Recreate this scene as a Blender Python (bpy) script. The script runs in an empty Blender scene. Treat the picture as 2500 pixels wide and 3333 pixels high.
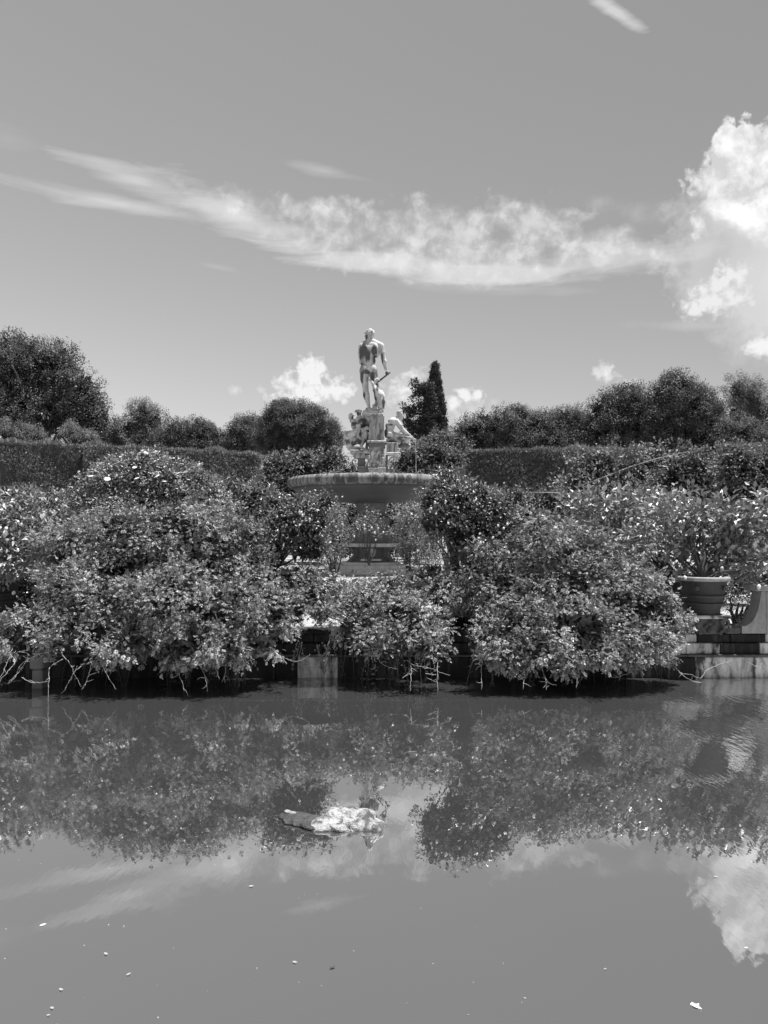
import bpy, math, random
import numpy as np
from mathutils import Vector

sc = bpy.context.scene
COL = sc.collection
rad = math.radians

# ------------------------------------------------------------------ camera, sky, sun, exposure
F = 2500.0            # focal length in photo pixels (frame 2500 x 3333)
CAM_H = 2.2
PITCH = rad(1.57)
cam_data = bpy.data.cameras.new('camera')
cam_data.sensor_fit = 'VERTICAL'
cam_data.sensor_height = 36.0
cam_data.lens = 36.0 * F / 3333.0
cam_data.clip_end = 3000
cam = bpy.data.objects.new('camera', cam_data)
cam.location = (0, 0, CAM_H)
cam.rotation_euler = (math.pi / 2 + PITCH, 0, 0)
COL.objects.link(cam)
sc.camera = cam

SUN_DIR = Vector((0.30, 0.02, 0.95)).normalized()
sun_d = bpy.data.lights.new('sun', 'SUN')
sun_d.energy = 5.0
sun_d.angle = rad(0.53)
sun_d.color = (1.0, 1.0, 1.0)         # black and white picture: neutral light
sun = bpy.data.objects.new('sun', sun_d)
sun.rotation_euler = (-SUN_DIR).to_track_quat('-Z', 'Y').to_euler()
sun.location = (10, -10, 40)
COL.objects.link(sun)

sc.view_settings.view_transform = 'Standard'
sc.view_settings.look = 'None'
sc.view_settings.gamma = 1.0
sc.view_settings.exposure = 0.85
sc.view_settings.use_curve_mapping = False
sc.cycles.max_bounces = 6
sc.cycles.diffuse_bounces = 2
sc.cycles.glossy_bounces = 3
sc.cycles.transmission_bounces = 3
sc.cycles.sample_clamp_indirect = 6.0
SKY_STRENGTH = 0.083
CLOUD = 0.73          # cloud brightness, follows the exposure


def P(px, py, d):
    """The point at distance d (along Y) that lies on the sight line of photo pixel px, py."""
    a = (px - 1250.0) / F
    b = (1666.5 - py) / F
    fy, fz = math.cos(PITCH), math.sin(PITCH)
    dy = fy - b * fz
    dz = fz + b * fy
    return np.array([a / dy * d, d, CAM_H + dz / dy * d])


def AE(px, py):
    v = P(px, py, 1.0) - np.array([0, 0, CAM_H])
    return math.atan2(v[0], v[1]), math.atan2(v[2], math.hypot(v[0], v[1]))


class NT:
    """short hand for building node trees"""
    def __init__(s, tree):
        s.t = tree
        s.n = tree.nodes
        s.l = tree.links
        s.n.clear()

    def node(s, kind, **kw):
        n = s.n.new(kind)
        for k, v in kw.items():
            setattr(n, k, v)
        return n

    def put(s, sock, v):
        if hasattr(v, 'is_output'):
            s.l.new(v, sock)
        elif v is not None:
            sock.default_value = v

    def math(s, op, a, b=None, c=None, clamp=False):
        n = s.node('ShaderNodeMath', operation=op, use_clamp=clamp)
        for i, v in enumerate((a, b, c)):
            if v is not None:
                s.put(n.inputs[i], v)
        return n.outputs[0]

    def noise(s, vec, scale, detail=4, rough=0.55, dist=0.0):
        n = s.node('ShaderNodeTexNoise')
        if vec is not None:
            s.l.new(vec, n.inputs['Vector'])
        n.inputs['Scale'].default_value = scale
        n.inputs['Detail'].default_value = detail
        n.inputs['Roughness'].default_value = rough
        n.inputs['Distortion'].default_value = dist
        return n.outputs[0]

    def mapping(s, vec, loc=(0, 0, 0), rot=(0, 0, 0), scale=(1, 1, 1), kind='POINT'):
        n = s.node('ShaderNodeMapping', vector_type=kind)
        s.l.new(vec, n.inputs['Vector'])
        n.inputs['Location'].default_value = loc
        n.inputs['Rotation'].default_value = rot
        n.inputs['Scale'].default_value = scale
        return n.outputs[0]

    def ramp(s, fac, stops, interp='LINEAR'):
        n = s.node('ShaderNodeValToRGB')
        cr = n.color_ramp
        cr.interpolation = interp
        while len(cr.elements) < len(stops):
            cr.elements.new(0.5)
        for e, (p, v) in zip(cr.elements, stops):
            e.position = p
            e.color = (v, v, v, 1)
        s.put(n.inputs[0], fac)
        return n.outputs[0]

    def mixf(s, fac, a, b):
        n = s.node('ShaderNodeMix', data_type='FLOAT')
        s.put(n.inputs[0], fac)
        s.put(n.inputs[2], a)
        s.put(n.inputs[3], b)
        return n.outputs[0]


# ---- world: Nishita sky turned to grey, with clouds laid out by compass direction and elevation
world = bpy.data.worlds.new('World')
sc.world = world
world.use_nodes = True
w = NT(world.node_tree)
sky = w.node('ShaderNodeTexSky', sky_type='NISHITA')
sky.sun_disc = False
sky.sun_elevation = math.asin(SUN_DIR.z)
sky.sun_rotation = math.atan2(SUN_DIR.x, SUN_DIR.y)
sky.air_density = 1.0
sky.dust_density = 1.2
sky.ozone_density = 1.0
tc = w.node('ShaderNodeTexCoord').outputs['Generated']
sep = w.node('ShaderNodeSeparateXYZ')
w.l.new(tc, sep.inputs[0])
X, Y, Z = sep.outputs
az = w.math('ARCTAN2', X, Y)
hyp = w.math('SQRT', w.math('ADD', w.math('MULTIPLY', X, X), w.math('MULTIPLY', Y, Y)))
el = w.math('ARCTAN2', Z, hyp)
comb = w.node('ShaderNodeCombineXYZ')
w.l.new(az, comb.inputs[0])
w.l.new(el, comb.inputs[1])
Q = comb.outputs[0]
# noises for the cloud edges: puffy and streaky
puff = w.noise(w.mapping(Q, loc=(3.1, 1.7, 0), scale=(1, 1.15, 1)), 26, 8, 0.56, 0.25)
puff_c = w.math('SUBTRACT', puff, 0.5)
fine = w.noise(w.mapping(Q, loc=(1.3, 6.2, 0)), 85, 5, 0.55, 0.3)
fine_c = w.math('SUBTRACT', fine, 0.5)
mix_c = w.math('MULTIPLY_ADD', fine_c, 0.55, puff_c)
soft_c = w.math('MULTIPLY_ADD', fine_c, 0.25, puff_c)
small_c = w.math('MULTIPLY_ADD', puff_c, 0.6, fine_c)
lump = w.noise(w.mapping(Q, loc=(8.1, 4.7, 0)), 11, 4, 0.5, 0.2)
lump_c = w.math('SUBTRACT', lump, 0.5)
streak = w.noise(w.mapping(Q, rot=(0, 0, rad(9)), scale=(4.5, 26, 1)), 1.6, 7, 0.6, 0.3)
streak_c = w.math('SUBTRACT', streak, 0.5)


def blob(px, py, rx, ry, ang, noise, amp, sharp):
    """an elliptical cloud body around a direction; edge broken up by noise"""
    a, e = AE(px, py)
    m = w.mapping(Q, loc=(a, e, 0), rot=(0, 0, rad(ang)), scale=(rx / F, ry / F, 1), kind='TEXTURE')
    ln = w.node('ShaderNodeVectorMath', operation='LENGTH')
    w.l.new(m, ln.inputs[0])
    v = w.math('SUBTRACT', 1.0, ln.outputs['Value'])
    v = w.math('MULTIPLY_ADD', noise, amp, v)
    return w.math('MULTIPLY', v, sharp, clamp=True)


def mx(vals):
    r = vals[0]
    for v in vals[1:]:
        r = w.math('MAXIMUM', r, v)
    return r


thick = mx([blob(*b, mix_c, 1.25, sh) for b, sh in [
    ((2530, 590, 230, 130, 8), 2.2), ((2430, 520, 110, 110, 30), 7), ((2375, 645, 80, 70, 10), 3.2), ((2450, 700, 120, 80, -20), 1.6),
    ((2400, 590, 110, 110, 0), 3), ((2540, 480, 110, 80, 0), 8), ((2375, 465, 50, 50, 0), 7)]])
scrap = mx([blob(*b, small_c, 3.2, sh) for b, sh in [
    ((2345, 915, 60, 45, 20), 1.5), ((2325, 985, 95, 40, 0), 1.3), ((2380, 960, 60, 40, 0), 1.2),
    ((2405, 915, 26, 50, 0), 1.2), ((2270, 735, 24, 50, 10), 1.1), ((2250, 590, 35, 30, 0), 1.3)]])
thin_c = mx([blob(*b, small_c, 2.6, sh) for b, sh in [
    ((1000, 1275, 130, 36, 4), 1.7), ((1010, 1215, 62, 60, 0), 2.0), ((1085, 1270, 90, 36, 0), 1.5), ((950, 1250, 80, 40, 0), 1.2),
    ((1325, 1262, 85, 50, 18), 0.9), ((1350, 1225, 40, 30, 0), 0.8), ((1515, 1285, 36, 22, 0), 1.6), ((1555, 1285, 36, 26, 0), 1.5), ((1478, 1308, 30, 28, 0), 1.2),
    ((1540, 1350, 85, 60, 0), 0.55), ((1975, 1215, 45, 34, -20), 0.9), ((2040, 1255, 60, 26, 0), 0.5), ((2500, 1130, 60, 36, 0), 1.2),
    ((765, 1270, 20, 14, 0), 0.5), ((848, 1268, 26, 16, 0), 0.5)]])
veil = mx([blob(*b, mix_c, 0.7, sh) for b, sh in [
    ((2480, 790, 290, 290, 0), 3.2), ((2540, 920, 260, 240, 0), 2.2), ((2400, 1060, 350, 22, -6), 0.7)]])
glow = blob(2560, 900, 190, 170, 0, lump_c, 0.8, 1.2)
band = mx([blob(*b, streak_c, 2.2, sh) for b, sh in [
    ((470, 598, 270, 44, -9), 0.95), ((340, 655, 420, 26, -3), 0.8), ((760, 700, 330, 62, -17), 1.1),
    ((1180, 848, 420, 46, -7), 1.7), ((1560, 890, 420, 44, -3), 1.6), ((1980, 845, 320, 55, 1), 1.0), ((1050, 555, 150, 20, -8), 0.5),
    ((2010, 45, 130, 20, -33), 1.2), ((700, 868, 70, 9, -6), 0.22), ((20, 450, 90, 40, 0), 0.15), ((1600, 940, 330, 20, -4), 0.4)]])
fluff = mx([blob(*b, soft_c, 2.8, sh * 0.8) for b, sh in [
    ((1130, 750, 300, 85, -10), 1.5), ((1450, 760, 330, 100, -6), 1.5), ((1720, 730, 210, 90, -12), 1.6), ((850, 700, 220, 50, -14), 0.9),
    ((1480, 840, 560, 75, -4), 1.4), ((1960, 800, 250, 65, -12), 1.2), ((1960, 660, 90, 26, -10), 0.25), ((2110, 700, 110, 40, -20), 0.25)]])
# scattered fair weather clouds in the parts of the sky behind and beside the frame
outside = w.math('GREATER_THAN', w.math('ABSOLUTE', az), 0.75)
far_c = w.math('MULTIPLY', w.math('MULTIPLY_ADD', lump, 3.4, -1.95, clamp=True), outside)
relief = w.noise(w.mapping(Q, loc=(3.13, 1.72, 0)), 30, 7, 0.62, 0.4)
relief_up = w.noise(w.mapping(Q, loc=(3.118, 1.705, 0)), 30, 7, 0.62, 0.4)
c_thick = w.math('MULTIPLY_ADD', w.math('SUBTRACT', relief, relief_up), 0.9 * CLOUD, w.math('MULTIPLY_ADD', lump_c, 0.5 * CLOUD, 0.64 * CLOUD))
c_thick = w.math('MAXIMUM', c_thick, 0.5 * CLOUD)
c_fluff = w.math('MULTIPLY_ADD', soft_c, 0.4, 0.60 * CLOUD)
k_fluff = w.math('MULTIPLY_ADD', soft_c, 0.9, 0.55, clamp=True)
base_bw = w.node('ShaderNodeSeparateColor')
w.l.new(sky.outputs[0], base_bw.inputs[0])
# panchromatic grey with an orange-filter bias
grey = w.math('ADD', w.math('MULTIPLY', base_bw.outputs[0], 0.34),
              w.math('ADD', w.math('MULTIPLY', base_bw.outputs[1], 0.50), w.math('MULTIPLY', base_bw.outputs[2], 0.16)))
val = w.math('MULTIPLY', grey, SKY_STRENGTH)
# the sky is deeper towards the right of the view, brighter to the left (polarisation)
val = w.math('MULTIPLY', val, w.math('MULTIPLY_ADD', w.math('SINE', az), -0.42, 1.0))
val = w.mixf(w.math('MULTIPLY', veil, 0.9), val, w.math('MULTIPLY_ADD', lump_c, 0.25, 0.49 * CLOUD))
val = w.mixf(w.math('MULTIPLY', glow, 0.75), val, 0.56 * CLOUD)
val = w.mixf(w.math('MULTIPLY', band, 0.75), val, 0.58 * CLOUD)
val = w.mixf(w.math('MULTIPLY', fluff, k_fluff), val, c_fluff)
val = w.mixf(w.math('MULTIPLY', thin_c, 0.85), val, 0.74 * CLOUD)
val = w.mixf(w.math('MULTIPLY', scrap, 0.85), val, 0.68 * CLOUD)
val = w.mixf(thick, val, c_thick)
val = w.mixf(w.math('MULTIPLY', far_c, 0.7), val, 0.7 * CLOUD)
bg = w.node('ShaderNodeBackground')
w.l.new(val, bg.inputs[0])
bg.inputs[1].default_value = 1.0
out = w.node('ShaderNodeOutputWorld')
w.l.new(bg.outputs[0], out.inputs[0])
world.cycles.sampling_method = 'MANUAL'
world.cycles.sample_map_resolution = 512

# ------------------------------------------------------------------ helpers


def tag(o, label=None, cat=None, group=None, kind=None):
    if label: o['label'] = label
    if cat: o['category'] = cat
    if group: o['group'] = group
    if kind: o['kind'] = kind
    return o


def empty(name, loc, label=None, cat=None, group=None):
    o = bpy.data.objects.new(name, None)
    o.location = tuple(float(v) for v in loc)
    o.empty_display_size = 0.2
    COL.objects.link(o)
    return tag(o, label, cat, group)


def world_loc(o):
    v = np.zeros(3)
    while o is not None:
        v = v + np.array(o.location)
        o = o.parent
    return v


def fast_mesh(name, V, T, smooth=False, tone=None):
    """mesh from arrays; T is an (n, 3) or (n, 4) index array"""
    me = bpy.data.meshes.new(name)
    V = np.asarray(V, dtype=np.float32)
    T = np.asarray(T, dtype=np.int32)
    k = T.shape[1]
    me.vertices.add(len(V))
    me.vertices.foreach_set('co', V.ravel())
    me.loops.add(T.size)
    me.loops.foreach_set('vertex_index', T.ravel())
    me.polygons.add(len(T))
    me.polygons.foreach_set('loop_start', np.arange(0, T.size, k, dtype=np.int32))
    me.polygons.foreach_set('use_smooth', np.full(len(T), smooth, dtype=bool))
    if tone is not None:
        a = me.attributes.new('tone', 'FLOAT', 'FACE')
        a.data.foreach_set('value', np.asarray(tone, dtype=np.float32))
    me.update(calc_edges=True)
    return me


def obj(name, V, T, mat, parent=None, loc=None, smooth=False, tone=None):
    """one mesh object; V in world coordinates, moved so that the origin sits at parent or loc"""
    V = np.asarray(V, dtype=float)
    base = world_loc(parent) if parent is not None else np.zeros(3)
    o_loc = np.array(loc, dtype=float) if loc is not None else (base if parent is not None else np.zeros(3))
    if isinstance(T, list) and len({len(f) for f in T}) > 1:
        me = bpy.data.meshes.new(name)
        me.from_pydata([tuple(v) for v in (V - o_loc)], [], [tuple(f) for f in T])
        me.polygons.foreach_set('use_smooth', [smooth] * len(me.polygons))
        me.update()
    else:
        me = fast_mesh(name, V - o_loc, np.array(T), smooth, tone)
    me.materials.append(mat)
    o = bpy.data.objects.new(name, me)
    COL.objects.link(o)
    o.parent = parent
    o.location = tuple(o_loc - base)
    return o


def link_copy(src, name, parent, loc, rot=(0, 0, 0), scale=(1, 1, 1)):
    c = src.copy()
    c.name = name
    COL.objects.link(c)
    c.parent = parent
    c.location = tuple(np.array(loc) - (world_loc(parent) if parent is not None else 0))
    c.rotation_euler = rot
    c.scale = scale
    return c


def merge(parts):
    """join (V, T) pieces; mixed polygon sizes allowed"""
    V, T, n = [], [], 0
    for v, t in parts:
        v = np.asarray(v, dtype=float)
        V.append(v)
        T += [tuple(int(i) + n for i in f) for f in t]
        n += len(v)
    return np.concatenate(V), T


def unit(a):
    a = np.asarray(a, dtype=float)
    return a / np.maximum(np.linalg.norm(a, axis=-1, keepdims=True), 1e-9)


def tube(path, radii, sides=6, caps=True):
    path = np.asarray(path, dtype=float)
    n = len(path)
    radii = np.broadcast_to(np.asarray(radii, dtype=float), (n,))
    tg = unit(np.gradient(path, axis=0))
    ref = np.array([0, 0, 1.0]) if abs(tg[0][2]) < 0.9 else np.array([1.0, 0, 0])
    V = []
    u = unit(np.cross(tg[0], ref))
    for i in range(n):
        u = unit(u - tg[i] * np.dot(u, tg[i]))
        v = np.cross(tg[i], u)
        for k in range(sides):
            a = 2 * math.pi * k / sides
            V.append(path[i] + radii[i] * (math.cos(a) * u + math.sin(a) * v))
    T = []
    for i in range(n - 1):
        for k in range(sides):
            a, b = i * sides + k, i * sides + (k + 1) % sides
            T.append((a, b, b + sides, a + sides))
    if caps:
        T.append(tuple(range(sides - 1, -1, -1)))
        T.append(tuple((n - 1) * sides + k for k in range(sides)))
    return np.array(V), T


def lathe(profile, centre, seg=64, wob=0.0):
    cx, cy, cz = centre
    V, T = [], []
    for j, (r, z) in enumerate(profile):
        for k in range(seg):
            a = 2 * math.pi * k / seg
            rr = r * (1 + wob * math.sin(3 * a + j))
            V.append((cx + rr * math.cos(a), cy + rr * math.sin(a), cz + z))
    for j in range(len(profile) - 1):
        for k in range(seg):
            a, b = j * seg + k, j * seg + (k + 1) % seg
            T.append((a, b, b + seg, a + seg))
    return np.array(V), T


def boxv(x0, x1, y0, y1, z0, z1, top=None, bev=0.0):
    """box, optionally with a different half size at its top and chamfered edges"""
    cx, cy = (x0 + x1) / 2, (y0 + y1) / 2
    sx, sy = (x1 - x0) / 2, (y1 - y0) / 2
    tx, ty = (sx, sy) if top is None else top
    if bev <= 0:
        V = [(cx + a * sx, cy + b * sy, z0) for a, b in ((-1, -1), (1, -1), (1, 1), (-1, 1))] + \
            [(cx + a * tx, cy + b * ty, z1) for a, b in ((-1, -1), (1, -1), (1, 1), (-1, 1))]
        T = [(3, 2, 1, 0), (4, 5, 6, 7), (0, 1, 5, 4), (1, 2, 6, 5), (2, 3, 7, 6), (3, 0, 4, 7)]
        return np.array(V, dtype=float), T
    V = []
    for (z, ax, ay, ins) in ((z0, sx, sy, bev), (z0 + bev, sx, sy, 0), (z1 - bev, tx, ty, 0), (z1, tx, ty, bev)):
        hx, hy = ax - ins, ay - ins
        c = bev
        for a, b in ((-hx + c, -hy), (hx - c, -hy), (hx, -hy + c), (hx, hy - c), (hx - c, hy), (-hx + c, hy), (-hx, hy - c), (-hx, -hy + c)):
            V.append((cx + a, cy + b, z))
    T = []
    for i in range(3):
        for k in range(8):
            a, b = i * 8 + k, i * 8 + (k + 1) % 8
            T.append((a, b, b + 8, a + 8))
    T.append(tuple(range(7, -1, -1)))
    T.append(tuple(range(24, 32)))
    return np.array(V, dtype=float), T


# ---- rounded sculpting: distance field of tapered capsules and ellipsoids, smooth union, surface nets
class Sculpt:
    def __init__(s, k):
        s.p = []
        s.k = k

    def cap(s, a, b, ra, rb):
        s.p.append(('c', np.array(a, float), np.array(b, float), ra, rb))

    def chain(s, pts):
        for (p, r), (q, t) in zip(pts[:-1], pts[1:]):
            s.cap(p, q, r, t)

    def ell(s, c, r):
        s.p.append(('e', np.array(c, float), np.array(r, float) * np.ones(3)))

    def mesh(s, h):
        lo, hi = [], []
        for p in s.p:
            if p[0] == 'c':
                m = max(p[3], p[4])
                lo.append(np.minimum(p[1], p[2]) - m)
                hi.append(np.maximum(p[1], p[2]) + m)
            else:
                lo.append(p[1] - p[2])
                hi.append(p[1] + p[2])
        L = np.min(lo, axis=0) - 3 * h
        H = np.max(hi, axis=0) + 3 * h
        n = np.ceil((H - L) / h).astype(int) + 1
        ax = [L[i] + h * np.arange(n[i]) for i in range(3)]
        G = np.full(tuple(n), 10.0)
        for p, l, u in zip(s.p, lo, hi):
            mg = s.k + 2.5 * h
            sl = []
            for i in range(3):
                a = max(0, int((l[i] - mg - L[i]) / h))
                b = min(n[i], int((u[i] + mg - L[i]) / h) + 2)
                sl.append(slice(a, b))
            x = ax[0][sl[0]][:, None, None]
            y = ax[1][sl[1]][None, :, None]
            z = ax[2][sl[2]][None, None, :]
            if p[0] == 'c':
                a, b, ra, rb = p[1:]
                ab = b - a
                q = max(np.dot(ab, ab), 1e-12)
                t = np.clip(((x - a[0]) * ab[0] + (y - a[1]) * ab[1] + (z - a[2]) * ab[2]) / q, 0, 1)
                d = np.sqrt((x - a[0] - t * ab[0]) ** 2 + (y - a[1] - t * ab[1]) ** 2 + (z - a[2] - t * ab[2]) ** 2) - (ra + (rb - ra) * t)
            else:
                c, r = p[1:]
                k0 = np.sqrt(((x - c[0]) / r[0]) ** 2 + ((y - c[1]) / r[1]) ** 2 + ((z - c[2]) / r[2]) ** 2)
                d = (k0 - 1) * r.min() * 1.1
            g = G[tuple(sl)]
            hh = np.maximum(s.k - np.abs(g - d), 0) / s.k
            G[tuple(sl)] = np.minimum(g, d) - hh * hh * s.k * 0.25
        ins = G < 0
        n1 = n - 1
        cnt = np.zeros(tuple(n1), dtype=np.int8)
        offs = [(i, j, k) for i in (0, 1) for j in (0, 1) for k in (0, 1)]
        for o in offs:
            cnt += ins[o[0]:o[0] + n1[0], o[1]:o[1] + n1[1], o[2]:o[2] + n1[2]]
        act = (cnt > 0) & (cnt < 8)
        cells = np.argwhere(act)
        idx = -np.ones(tuple(n1), dtype=np.int32)
        idx[act] = np.arange(len(cells))
        vals = {o: G[cells[:, 0] + o[0], cells[:, 1] + o[1], cells[:, 2] + o[2]] for o in offs}
        S = np.zeros((len(cells), 3))
        C = np.zeros(len(cells))
        for o in offs:
            for a in range(3):
                if o[a] == 0:
                    q = list(o)
                    q[a] = 1
                    v0, v1 = vals[o], vals[tuple(q)]
                    m = (v0 < 0) != (v1 < 0)
                    t = np.where(m, v0 / np.where(m, v0 - v1, 1), 0)
                    pt = np.tile(np.array(o, float), (len(cells), 1))
                    pt[:, a] = t
                    S += pt * m[:, None]
                    C += m
        V = L + h * (cells + S / C[:, None])
        Fs = []
        for a in range(3):
            b, c = (a + 1) % 3, (a + 2) % 3
            s0 = [slice(None)] * 3
            s1 = [slice(None)] * 3
            s0[a] = slice(0, n[a] - 1)
            s1[a] = slice(1, n[a])
            e = ins[tuple(s0)] != ins[tuple(s1)]
            E = np.argwhere(e)
            E = E[(E[:, b] > 0) & (E[:, c] > 0) & (E[:, b] < n1[b]) & (E[:, c] < n1[c])]
            def at(db, dc):
                q = E.copy()
                q[:, b] -= db
                q[:, c] -= dc
                return idx[q[:, 0], q[:, 1], q[:, 2]]
            quad = np.stack([at(1, 1), at(0, 1), at(0, 0), at(1, 0)], axis=1)
            flip = ~ins[E[:, 0], E[:, 1], E[:, 2]]
            quad[flip] = quad[flip][:, ::-1]
            Fs.append(quad)
        return V, np.concatenate(Fs)


# ------------------------------------------------------------------ materials (all neutral grey: the picture is black and white)
def new_mat(name):
    m = bpy.data.materials.new(name)
    m.use_nodes = True
    t = NT(m.node_tree)
    o = t.node('ShaderNodeOutputMaterial')
    return m, t, o


def leaf_mat(name, albedo, rough=0.42, trans=0.28, spec=0.45):
    m, t, o = new_mat(name)
    a = t.node('ShaderNodeAttribute', attribute_name='tone')
    v = t.math('MULTIPLY', a.outputs['Fac'], albedo)
    b = t.node('ShaderNodeBsdfPrincipled')
    t.l.new(v, b.inputs['Base Color'])
    b.inputs['Roughness'].default_value = rough
    b.inputs['Specular IOR Level'].default_value = spec
    tr = t.node('ShaderNodeBsdfTranslucent')
    t.l.new(t.math('MULTIPLY', v, 1.3), tr.inputs[0])
    mx_ = t.node('ShaderNodeMixShader')
    mx_.inputs[0].default_value = trans
    t.l.new(b.outputs[0], mx_.inputs[1])
    t.l.new(tr.outputs[0], mx_.inputs[2])
    t.l.new(mx_.outputs[0], o.inputs[0])
    return m


def stone_mat(name, base, dark=0.3, scale=3.0, stain=0.5, streak=4.0, rough=0.8, bump=0.3, fine=40, bias=0.53, crust_shade=False):
    """weathered stone: mottled, with run-off streaks and fine pitting"""
    m, t, o = new_mat(name)
    co = t.node('ShaderNodeTexCoord').outputs['Object']
    n1 = t.noise(co, scale, 6, 0.6)
    n2 = t.noise(t.mapping(co, scale=(streak, streak, 0.55)), scale * 0.9, 5, 0.65, 0.6)
    n3 = t.noise(co, fine, 4, 0.6)
    mask = t.ramp(n2, [(bias - 0.10, 0), (bias, 0.45), (bias + 0.07, 1)])
    k1 = t.math('MULTIPLY_ADD', n1, 0.7, 0.62)
    k3 = t.math('MULTIPLY_ADD', n3, 0.5, 0.75)
    light = t.math('MULTIPLY', t.math('MULTIPLY', k1, base), k3)
    if crust_shade:      # painted patches: black weathering, and shade on backs and under limbs
        at = t.node('ShaderNodeAttribute', attribute_name='crust_shade')
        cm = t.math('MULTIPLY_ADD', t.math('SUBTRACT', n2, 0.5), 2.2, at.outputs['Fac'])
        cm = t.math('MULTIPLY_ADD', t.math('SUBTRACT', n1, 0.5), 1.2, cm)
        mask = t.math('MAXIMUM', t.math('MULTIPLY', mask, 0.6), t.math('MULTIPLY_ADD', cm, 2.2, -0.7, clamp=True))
    v = t.mixf(t.math('MULTIPLY', mask, stain), light, t.math('MULTIPLY', light, dark))
    b = t.node('ShaderNodeBsdfPrincipled')
    t.l.new(v, b.inputs['Base Color'])
    b.inputs['Roughness'].default_value = rough
    b.inputs['Specular IOR Level'].default_value = 0.25
    bp = t.node('ShaderNodeBump')
    bp.inputs['Strength'].default_value = bump
    bp.inputs['Distance'].default_value = 0.02
    t.l.new(t.math('ADD', n3, n1), bp.inputs['Height'])
    t.l.new(bp.outputs[0], b.inputs['Normal'])
    t.l.new(b.outputs[0], o.inputs[0])
    return m


M = {
    'rose': leaf_mat('rose_leaf', 0.205, 0.42, 0.10, 0.5),
    'citrus': leaf_mat('citrus_leaf', 0.22, 0.36, 0.12, 0.6),
    'dark_citrus': leaf_mat('small_citrus_leaf', 0.15, 0.38, 0.1, 0.55),
    'shrub': leaf_mat('shrub_leaf', 0.19, 0.5, 0.15, 0.4),
    'hedge': leaf_mat('hedge_leaf', 0.15, 0.5, 0.15, 0.3),
    'hedge_tip': leaf_mat('hedge_shoot', 0.22, 0.6, 0.3, 0.3),
    'oak': leaf_mat('dark_tree_leaf', 0.13, 0.5, 0.2, 0.35),
    'mid_tree': leaf_mat('mid_tree_leaf', 0.15, 0.5, 0.25, 0.35),
    'pale_tree': leaf_mat('pale_tree_leaf', 0.20, 0.5, 0.35, 0.35),
    'cypress': leaf_mat('cypress_leaf', 0.075, 0.6, 0.12, 0.25),
    'flower': leaf_mat('petal', 0.75, 0.6, 0.3, 0.2),
    'bark': stone_mat('bark', 0.08, 0.5, 6, 0.4, 3, 0.9, 0.5),
    'twig': stone_mat('dry_twig', 0.33, 0.6, 8, 0.3, 2, 0.85, 0.4),
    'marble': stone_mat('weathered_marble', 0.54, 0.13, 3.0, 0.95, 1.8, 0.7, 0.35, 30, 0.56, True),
    'marble_white': stone_mat('clean_marble', 0.46, 0.3, 4, 0.7, 3, 0.7, 0.35, 30),
    'granite': stone_mat('basin_granite', 0.09, 0.7, 1.2, 0.35, 1.0, 0.6, 0.15, 30),
    'rim': stone_mat('streaked_basin_rim', 0.27, 0.22, 1.7, 0.95, 3.2, 0.75, 0.3, 30, 0.49),
    'pedestal': stone_mat('pedestal_stone', 0.40, 0.25, 3.0, 0.9, 2.5, 0.8, 0.4, 25),
    'base': stone_mat('fountain_base_stone', 0.16, 0.6, 1.6, 0.5, 2.0, 0.8, 0.3),
    'step': stone_mat('pale_step_stone', 0.62, 0.55, 2, 0.5, 1.5, 0.85, 0.3),
    'wall': stone_mat('bank_wall_stone', 0.50, 0.09, 2.6, 1.0, 2.0, 0.9, 1.0, 16, 0.545),
    'stained_shade_wall': stone_mat('stained_shade_bank_wall', 0.055, 0.3, 1.2, 1.0, 4.4, 0.9, 0.9, 28, 0.44),  # stains, with the shade under the roses put into the colour
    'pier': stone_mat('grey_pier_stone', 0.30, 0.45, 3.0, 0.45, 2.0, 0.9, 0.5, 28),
    'dark_stone': stone_mat('blackened_stone', 0.09, 0.3, 5.0, 0.6, 3.0, 0.85, 0.8, 28),
    'terracotta': stone_mat('pot_terracotta', 0.055, 0.6, 4, 0.45, 1.5, 0.75, 0.2, 40),
    'rock': stone_mat('pale_rock', 0.38, 0.2, 12, 0.95, 1.0, 0.85, 1.0, 35),
    'wet_rock': stone_mat('wet_rock', 0.07, 0.4, 7, 0.6, 1.0, 0.45, 1.0, 35),
    'lemon': stone_mat('lemon_peel', 0.62, 0.8, 8, 0.2, 1, 0.45, 0.2, 120),
    'soil': stone_mat('soil', 0.08, 0.5, 8, 0.3, 1, 0.95, 0.6),
}

# water: murky pond with a mirror surface and faint ripples
m, t, o = new_mat('pond_water')
co = t.node('ShaderNodeTexCoord').outputs['Object']
b = t.node('ShaderNodeBsdfPrincipled')
silt = t.noise(co, 0.35, 3, 0.5)
t.l.new(t.math('MULTIPLY_ADD', silt, 0.015, 0.036), b.inputs['Base Color'])
b.inputs['Roughness'].default_value = 0.0
b.inputs['IOR'].default_value = 6.5
b.inputs['Specular IOR Level'].default_value = 0.5
r1 = t.noise(t.mapping(co, scale=(1.0, 0.28, 1)), 20, 2, 0.5, 0.3)
r2 = t.noise(t.mapping(co, loc=(5, 2, 0), scale=(1.0, 0.7, 1)), 2.6, 2, 0.5)
sx = t.node('ShaderNodeSeparateXYZ')
t.l.new(co, sx.inputs[0])
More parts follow.
